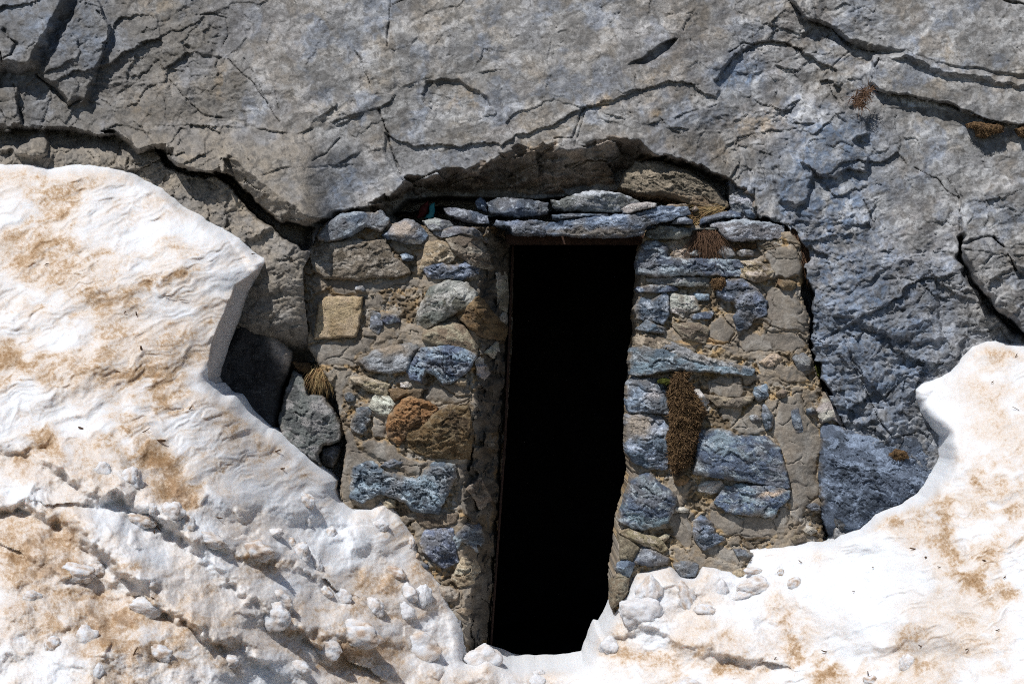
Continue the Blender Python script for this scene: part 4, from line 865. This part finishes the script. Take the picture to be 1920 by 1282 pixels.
CH = [(512, 1001, 20, 11, -20, .2, 'rounded pale snow lump, uppermost of the left heap'), (476, 1033, 36, 22, 10, .7, 'brown blocky snow lump left of the heap of lumps'), (545, 1018, 12, 11, 60, .7, 'small pointed brown snow lump at the heap centre'),
      (563, 1040, 22, 24, 35, .4, 'pointed grey snow lump leaning on the heap'), (590, 1058, 16, 20, -10, .25, 'whitish upright snow lump right of the pointed one'), (524, 1125, 27, 20, 20, .5, 'brown topped snow block below the heap'),
      (518, 1155, 30, 28, 0, .35, 'large grey snow lump under the brown topped block'), (572, 940, 18, 16, 20, .5, 'brown edged snow lump near the slope above the heap'), (576, 980, 8, 13, 0, .3, 'thin upright snow shard at the heap top'),
      (618, 1000, 14, 16, 20, .35, 'pale angular snow lump right above the heap'), (163, 1195, 23, 25, 0, .25, 'round grey snow ball on the brown dirt at lower left'), (98, 1212, 16, 20, 0, .7, 'brown round snow ball left of the grey one'),
      (180, 1262, 13, 20, 20, .15, 'upright grey snow lump at the bottom edge, lower left'), (148, 1075, 34, 20, 8, .5, 'broad snow block with dirty underside, left edge ridge'), (180, 1068, 20, 18, 0, .6, 'snow block leaning against the broad one'),
      (275, 1140, 32, 20, 15, .3, 'grey snow block on the long diagonal ridge'), (192, 885, 16, 20, 10, .25, 'pale upright snow lump on the upper left ridge'), (247, 900, 22, 26, 30, .4, 'tall soft snow lump beside the dirt streak'),
      (322, 962, 24, 22, 0, .4, 'beige snow lump mid-left below the dirt streak'), (350, 985, 16, 20, 10, .5, 'beige small lump touching the mid-left beige one'), (286, 955, 8, 12, 0, .35, 'thin small snow lump left of the beige ones'), (262, 975, 30, 16, 10, .6, 'wide brown snow block left of the beige lumps'),
      (392, 1012, 34, 16, 15, .45, 'flat snow block left of the brown blocky lump'), (765, 1113, 24, 22, 30, .3, 'large bluish snow lump on the slope left of the doorway'), (757, 1148, 22, 22, 20, .1, 'clean bluish snow lump under the large one'),
      (793, 1122, 18, 26, 10, .05, 'white smooth snow lump near the slope edge'), (742, 1075, 22, 14, 20, .8, 'brown hollow snow lump above the large bluish one'), (770, 1020, 9, 14, 10, .6, 'small dirty upright lump near the slope top'),
      (712, 985, 18, 12, 0, .15, 'pale snow lump under the peak left of the doorway'), (688, 950, 9, 20, 35, .2, 'narrow snow shard leaning on the peak'), (670, 1190, 46, 30, 10, .7, 'broad beige snow lump at the bottom, left of the threshold'),
      (785, 1218, 44, 36, 0, .6, 'broad brown snow lump next to the threshold, left'), (905, 1238, 36, 28, 0, .3, 'crumbly snow lump on the threshold'), (1007, 1278, 16, 14, 0, .1, 'small bluish snow lump at the bottom of the threshold'),
      (1218, 1108, 26, 32, 20, .4, 'tall snow lump right of the doorway'), (1200, 1150, 44, 34, 0, .15, 'large white snow lump at the right door edge'), (1286, 1125, 22, 34, -25, .5, 'pointed grey snow shard right of the doorway'), (1320, 1145, 24, 14, 10, .4, 'low snow lump right of the pointed shard'),
      (1352, 1108, 14, 22, 0, .1, 'thin white snow plate standing in the right bank'), (1415, 1100, 34, 20, -12, .45, 'snow block with dark dotted edge in the right bank'), (1395, 1118, 22, 14, -20, .3, 'smaller snow lump under the dotted edged block'),
      (1490, 1096, 14, 15, 20, .5, 'round snow lump with brown side, right of the dotted block'), (1412, 1070, 18, 8, 0, .4, 'flat snow lump above the dotted edged block'), (1465, 1073, 7, 9, 0, .8, 'tiny dark topped lump above the round one'),
      (1702, 1245, 18, 18, 20, .4, 'brownish snow lump at lower right'), (1632, 1275, 14, 12, 0, .8, 'brown snow lump on the bottom edge, right'), (1290, 1290, 30, 20, 0, .5, 'dirty lump at the bottom edge right of the threshold'),
      (610, 1110, 16, 12, 20, .6, 'small dirty lump right of the brown topped block'), (640, 1120, 18, 16, 0, .3, 'pale lump midway to the doorway slope'), (700, 1140, 20, 22, 10, .35, 'soft beige lump left of the clean bluish one'), (610, 1215, 30, 20, 20, .4, 'grey lump at the bottom centre left'),
      (560, 1250, 24, 14, 20, .3, 'low pale lump at the bottom edge centre left'), (430, 1240, 18, 14, 0, .4, 'lump in the diagonal trough at the bottom'), (60, 1120, 18, 14, 0, .4, 'lump on the left brown dirt patch'), (300, 1225, 26, 18, 10, .7, 'dirty brown lump on the lower left dirt'),
      (1010, 1262, 12, 9, 0, .2, 'little snow crumb in front of the threshold'), (1145, 1215, 22, 26, 0, .1, 'rounded white lump at the right end of the threshold')]
for i, a in enumerate(CH): chunk(*a, 900+i)

# ------------------------------------------------------------------ twigs and needles on the snow
def stick(px, py, L, an, w, label, name='twig'):
    d = snow_at(px, py); k = (d+CAMD)/CAMD/PXM
    n = 7; V = []; F = []
    a0 = math.radians(an); rr = random.Random(int(px*7+py))
    b = rr.uniform(-.25, .25)
    for i in range(n):
        t = i/(n-1)-.5; aa = a0+b*t*2
        c_ = np.array([math.cos(aa)*t*L*k, -.006-(.25-t*t)*.006, math.sin(aa)*t*L*k]); r = w*k*(1-.5*abs(t)*1.2)
        for j in range(6):
            q = j/6*6.283; V.append(c_+r*np.array([-math.sin(aa)*math.cos(q), math.sin(q), math.cos(aa)*math.cos(q)]))
    for i in range(n-1):
        for j in range(6): F.append((i*6+j, i*6+(j+1) % 6, (i+1)*6+(j+1) % 6, (i+1)*6+j))
    o = mesh_obj(name, np.array(V), np.array(F), M_TWIG); o.location = world(np.array(float(px)), np.array(float(py)), np.array(d-.002))
    tag(o, label, 'twig', 'twigs and needles lying on the snow')
TW = [(1712, 1028, 14, -8, 1.4, 'dark twig on the white snow below the big boulder'), (1735, 1044, 4, 0, 2.2, 'dark round bud near the twig below the boulder'), (1845, 1050, 8, -20, 1.6, 'short thick twig at the right, on clean snow'), (1883, 1081, 6, 35, 1.3, 'tiny stick at the far right'),
      (1545, 1220, 11, -15, 1.2, 'thin twig at lower right left of the brown patch'), (1725, 1210, 8, -30, 1.2, 'small twig above the lower right hollow'), (1812, 1216, 7, 25, 1.2, 'small twig right of the lower right hollow'), (1634, 1270, 16, 12, 1.5, 'long twig on the bottom edge at right'), (1627, 1262, 10, 95, 1.2, 'upright needle beside the bottom edge twig'),
      (1453, 1233, 8, 60, 1., 'needle left of the lower right brown patch'), (1636, 1063, 4, 0, 1., 'speck of bark on the right clean snow'), (520, 845, 14, 20, 1.5, 'brown twig on the smooth slope left of the wall'), (530, 878, 9, 5, 1.6, 'short dark twig under the brown one on the slope'), (357, 765, 9, 50, 1.1, 'needle on the middle left snow'),
      (474, 476, 10, 15, .9, 'needle near the tip of the left bank'), (315, 555, 24, 0, .8, 'long straw on the upper left bank'), (345, 563, 16, -5, .8, 'short straw next to the long one'), (272, 808, 22, 25, .9, 'curved straw on the middle left snow'), (302, 826, 18, 0, 2.6, 'flat bark flake on the middle left snow'), (265, 652, 8, 100, 2.2, 'dark husk standing on the left bank'),
      (256, 588, 8, 100, 1.4, 'dark husk above the other on the left bank'), (152, 802, 10, -20, 2., 'bark crumb beside the brown hollow'), (298, 990, 14, -50, 1.2, 'twig in the beige lumps'), (290, 998, 12, 85, 1.1, 'upright needle by the beige lumps'), (166, 1066, 12, 88, 1.3, 'upright twig at the left broad block'), (287, 1120, 8, -25, 1.5, 'dark twig on the diagonal ridge'),
      (254, 1220, 18, 62, 1.3, 'curved twig on the lower left dirt'), (1905, 766, 16, -30, .6, 'hair-thin straw at the right edge'), (1905, 666, 8, 60, .9, 'bit of straw at the top of the right bank'), (1860, 716, 6, 30, .9, 'grain of bark on the upper right bank'), (410, 970, 16, -15, 1.3, 'twig above the brown blocky lump'), (88, 495, 8, 20, 1., 'bark crumb on the upper left bank'), (235, 585, 5, 40, 1.1, 'second crumb left of the husks'),
      (1500, 1052, 8, -40, .9, 'needle on the right bank edge'), (1760, 1062, 6, -10, .9, 'needle on the far clean snow right'), (1600, 1108, 5, 0, .9, 'grey crumb in the middle of the clean right snow'), (1870, 1180, 8, 20, 1., 'twig at the right above the hollow')]
for a in TW: stick(*a)

# ------------------------------------------------------------------ plants
def blades(name, roots, n, L, dirs, mat, label, cat, width=.0016, droop=1.2, out=.5, seed=1, group=None, extra=None):
    rr = random.Random(seed); V = []; F = []
    for i in range(n):
        (rx_, ry_, rd) = rr.choice(roots)
        k = (rd+CAMD)/CAMD/PXM
        p = np.array(world(np.array(rx_+rr.gauss(0, 5)), np.array(ry_+rr.gauss(0, 3)), np.array(rd+rr.gauss(0, .012))))
        a = math.radians(rr.uniform(*dirs)); l = L*rr.uniform(.45, 1.1)
        v = np.array([math.cos(a), -out*rr.uniform(.3, 1.3), math.sin(a)]); v /= np.linalg.norm(v)
        w = width*rr.uniform(.6, 1.3); side = np.cross(v, [rr.gauss(0, .4), 1, rr.gauss(0, .4)]); side /= np.linalg.norm(side)
        base = len(V); ns = 6
        for s_ in range(ns):
            V.append(p-side*w*(1-s_/ns)); V.append(p+side*w*(1-s_/ns))
            v = v+np.array([rr.gauss(0, .12), .05*s_+rr.gauss(0, .1), -droop/ns*1.2]); v /= np.linalg.norm(v); p = p+v*l/ns
        V.append(p)
        for s_ in range(ns-1): F.append((base+2*s_, base+2*s_+1, base+2*s_+3, base+2*s_+2))
        F.append((base+2*ns-2, base+2*ns-1, base+2*ns, base+2*ns))
    Fq = np.array([f for f in F if f[2] != f[3]]); Ft = np.array([f[:3] for f in F if f[2] == f[3]])
    o = mesh_obj(name, np.array(V), [Fq, Ft], mat, smooth=False); recentre(o)
    return tag(o, label, cat, group)
blades('grass_tuft', [(595, 690, -.22), (604, 692, -.24), (612, 692, -.22)], 320, .14, (200, 330), M_STRAW, 'yellow dry grass tuft growing above the grey boulder left of the wall', 'grass tuft', seed=3)
blades('grass_tuft', [(1312, 434, -.22), (1326, 433, -.23), (1340, 435, -.22), (1320, 440, -.22)], 430, .19, (185, 355), M_BROWN, 'dead brown grass hanging below the long capping slab', 'grass tuft', width=.0016, seed=4, droop=1.15, out=.35)
blades('grass_tuft', [(1488, 432, -.16), (1498, 450, -.15), (1508, 470, -.15), (1514, 490, -.14)], 380, .13, (230, 330), M_BROWN, 'dead brown grass in the joint between right wall and cliff', 'grass tuft', width=.002, seed=5, droop=1.6)
blades('grass_tuft', [(1606, 186, -.18), (1618, 180, -.18), (1625, 170, -.18), (1612, 196, -.18)], 260, .06, (0, 360), M_BROWN, 'dark tangled plant in the cliff crack at upper right', 'plant', width=.002, seed=6, droop=.8)
blades('grass_tuft', [(1318, 396, -.16), (1338, 393, -.16), (1355, 391, -.16), (1310, 412, -.18)], 150, .11, (150, 230), M_STRAW, 'straw lying behind the stones over the doorway corner', 'grass tuft', width=.0012, seed=7, droop=.4, out=.2)
def moss(name, k, s_, base, T, mat, n, label, leaf=.006, seed=1, r=24, droop=1., cat='moss', step=1.8):
    P = pts(k, s_); X, Y = grid(P, step); SD = sdf(X, Y, P)+min(9, r*.4)*fbm(X/15, Y/15, 4, seed, .75)
    e = np.clip(SD/r, 0, 1); h = T*np.sqrt(1-(1-e)**2)+.010*fbm(X/7, Y/7, 3, 8, .7)*e+.02*fbm(X/24, Y/24, 2, 9)*e
    b = base(X, Y) if callable(base) else base
    D = b-h
    keep = SD > 0; sx = X[keep]; sy = Y[keep]; sdv = D[keep]
    rr = np.random.RandomState(seed); ii = rr.randint(0, len(sx), n)
    p = world(sx[ii], sy[ii], sdv[ii]-.002)
    d1 = rr.normal(size=(n, 3)); d1[:, 2] -= droop; d1[:, 1] -= .8; d1 /= np.linalg.norm(d1, axis=1)[:, None]
    d2 = np.cross(d1, rr.normal(size=(n, 3))); d2 /= np.linalg.norm(d2, axis=1)[:, None]
    L = leaf*(.6+1.1*rr.rand(n))[:, None]
    LV = np.stack([p-d2*L*.22, p+d2*L*.22, p+d1*L*1.6+d2*L*.12, p+d1*L*2.0], 1).reshape(-1, 3)
    o = relief(name, X, Y, SD, D, mat, None, .08)
    me = o.data; nv = len(me.vertices); v = np.empty(nv*3, np.float32); me.vertices.foreach_get('co', v); v = v.reshape(-1, 3)
    q = np.empty(len(me.loops), np.int32); me.loops.foreach_get('vertex_index', q); q = q.reshape(-1, 4)
    LF = (np.arange(n*4).reshape(-1, 4)+nv)
    bpy.data.objects.remove(o)
    o = mesh_obj(name, np.concatenate([v, LV]), np.concatenate([q, LF]), mat, smooth=False); recentre(o)
    return tag(o, label, cat)
moss('moss_clump', '6', '450,340 480,315 550,330 570,400 610,500 685,620 670,700 640,800 620,900 590,1000 560,1080 500,1110 440,1130 410,1060 395,950 395,800 410,640 395,520 400,430', lambda X, Y: yR(X, Y)-.07, .08, M_MOSS, 11000, 'long brown moss cushion hanging on the right wall beside the doorway', leaf=.008, seed=2)
moss('moss_clump', '6', '310,400 350,375 400,380 430,400 400,440 340,420', lambda X, Y: yR(X, Y)-.085, .03, M_GREEN, 500, 'green moss at the upper left of the long cushion', leaf=.004, seed=3, r=8)
moss('moss_clump', '5', '860,720 960,725 970,780 930,820 870,810 850,770', lambda X, Y: yR(X, Y)-.05, .03, M_MOSS, 700, 'small brown moss pad under the blue slate of the right wall', leaf=.004, seed=4, r=10)
moss('moss_clump', '5', '1000,490 1100,460 1190,460 1200,500 1080,520 1020,530', lambda X, Y: yR(X, Y)-.03, .03, M_MOSS, 600, 'thin moss strip right of the hanging dead grass', leaf=.004, seed=5, r=8)
moss('moss_clump', 'c', '1580,690 1640,680 1720,690 1800,700 1790,740 1740,745 1700,770 1650,760 1640,720 1600,710', -.13, .04, M_MOSS, 900, 'brown moss under the ledge at the upper right edge', leaf=.005, seed=6, r=8)
moss('moss_clump', 'c', '1870,720 1908,700 2000,740 1990,780 1880,760', -.13, .04, M_MOSS, 300, 'brown moss at the right frame edge under the ledge', leaf=.005, seed=7, r=8)
moss('moss_clump', 'e', '720,780 750,750 785,800 770,830 730,820', -.11, .03, M_GREEN, 300, 'green brown moss in the crack beside the right wall', leaf=.004, seed=8, r=6)
moss('moss_clump', 'e', '1140,1262 1190,1225 1250,1240 1270,1275 1200,1290 1150,1285', -.32, .03, M_MOSS, 500, 'brown moss on the big blue grey boulder', leaf=.005, seed=9, r=7)
moss('moss_clump', '8', '620,20 690,15 700,60 660,90 625,70', -.14, .02, M_MOSS, 300, 'moss in the hole at the left edge of the left wall', leaf=.004, seed=10, r=8)
moss('moss_clump', '8', '540,440 600,450 640,440 660,490 620,510 560,480', -.2, .03, M_MOSS, 400, 'moss above the dry yellow grass tuft', leaf=.004, seed=11, r=8)

# scrap in the gap under the overhang
o = stone('plastic_scrap', '1', '1005,295 1040,255 1050,200 1085,170 1092,215 1080,285 1050,305', .02, T=.012, pal='grey', rough=.2, r=4, closed=True, back=.006, mat=M_TEAL); recentre(o)
tag(o, 'turquoise scrap stuck in the shaded gap above the left wall', 'scrap')
o = stone('cloth_scrap', '1', '945,260 980,190 1040,150 1050,195 1035,245 1000,290 950,295', .05, T=.02, pal='grey', rough=.6, r=6, closed=True, back=.008, mat=M_RED); recentre(o)
tag(o, 'dark red crumpled scrap beside the turquoise one', 'scrap')

# ================================================================== LIGHT AND CAMERA
sunv = Vector((-.34, -.60, .86)).normalized()
sl = bpy.data.lights.new('sun', 'SUN'); sl.energy = 4.8; sl.angle = math.radians(.5); sl.color = (1., .98, .95)
so = bpy.data.objects.new('sun', sl); C.objects.link(so); so.rotation_euler = (-sunv).to_track_quat('-Z', 'Y').to_euler(); so.location = sunv*20
W = bpy.data.worlds.new('World'); bpy.context.scene.world = W; W.use_nodes = True
t = W.node_tree; bg = t.nodes['Background']; sky = t.nodes.new('ShaderNodeTexSky'); sky.sky_type = 'NISHITA'; sky.sun_disc = False
sky.sun_elevation = math.asin(sunv.z); sky.sun_rotation = math.atan2(sunv.x, sunv.y); sky.altitude = 2300
t.links.new(sky.outputs[0], bg.inputs[0]); bg.inputs[1].default_value = .085
cam = bpy.data.cameras.new('camera'); co = bpy.data.objects.new('camera', cam); C.objects.link(co)
co.location = (0, -CAMD, 0); co.rotation_euler = (math.radians(90), 0, 0)
cam.sensor_width = 36; cam.lens = 36*CAMD/(1920/PXM); cam.clip_end = 200
sc = bpy.context.scene; sc.camera = co
sc.view_settings.view_transform = 'Standard'; sc.view_settings.look = 'None'; sc.view_settings.exposure = 0.05; sc.view_settings.gamma = 1
sc.cycles.use_denoising = False; sc.cycles.filter_width = 1.0; sc.cycles.max_bounces = 8; sc.cycles.diffuse_bounces = 4
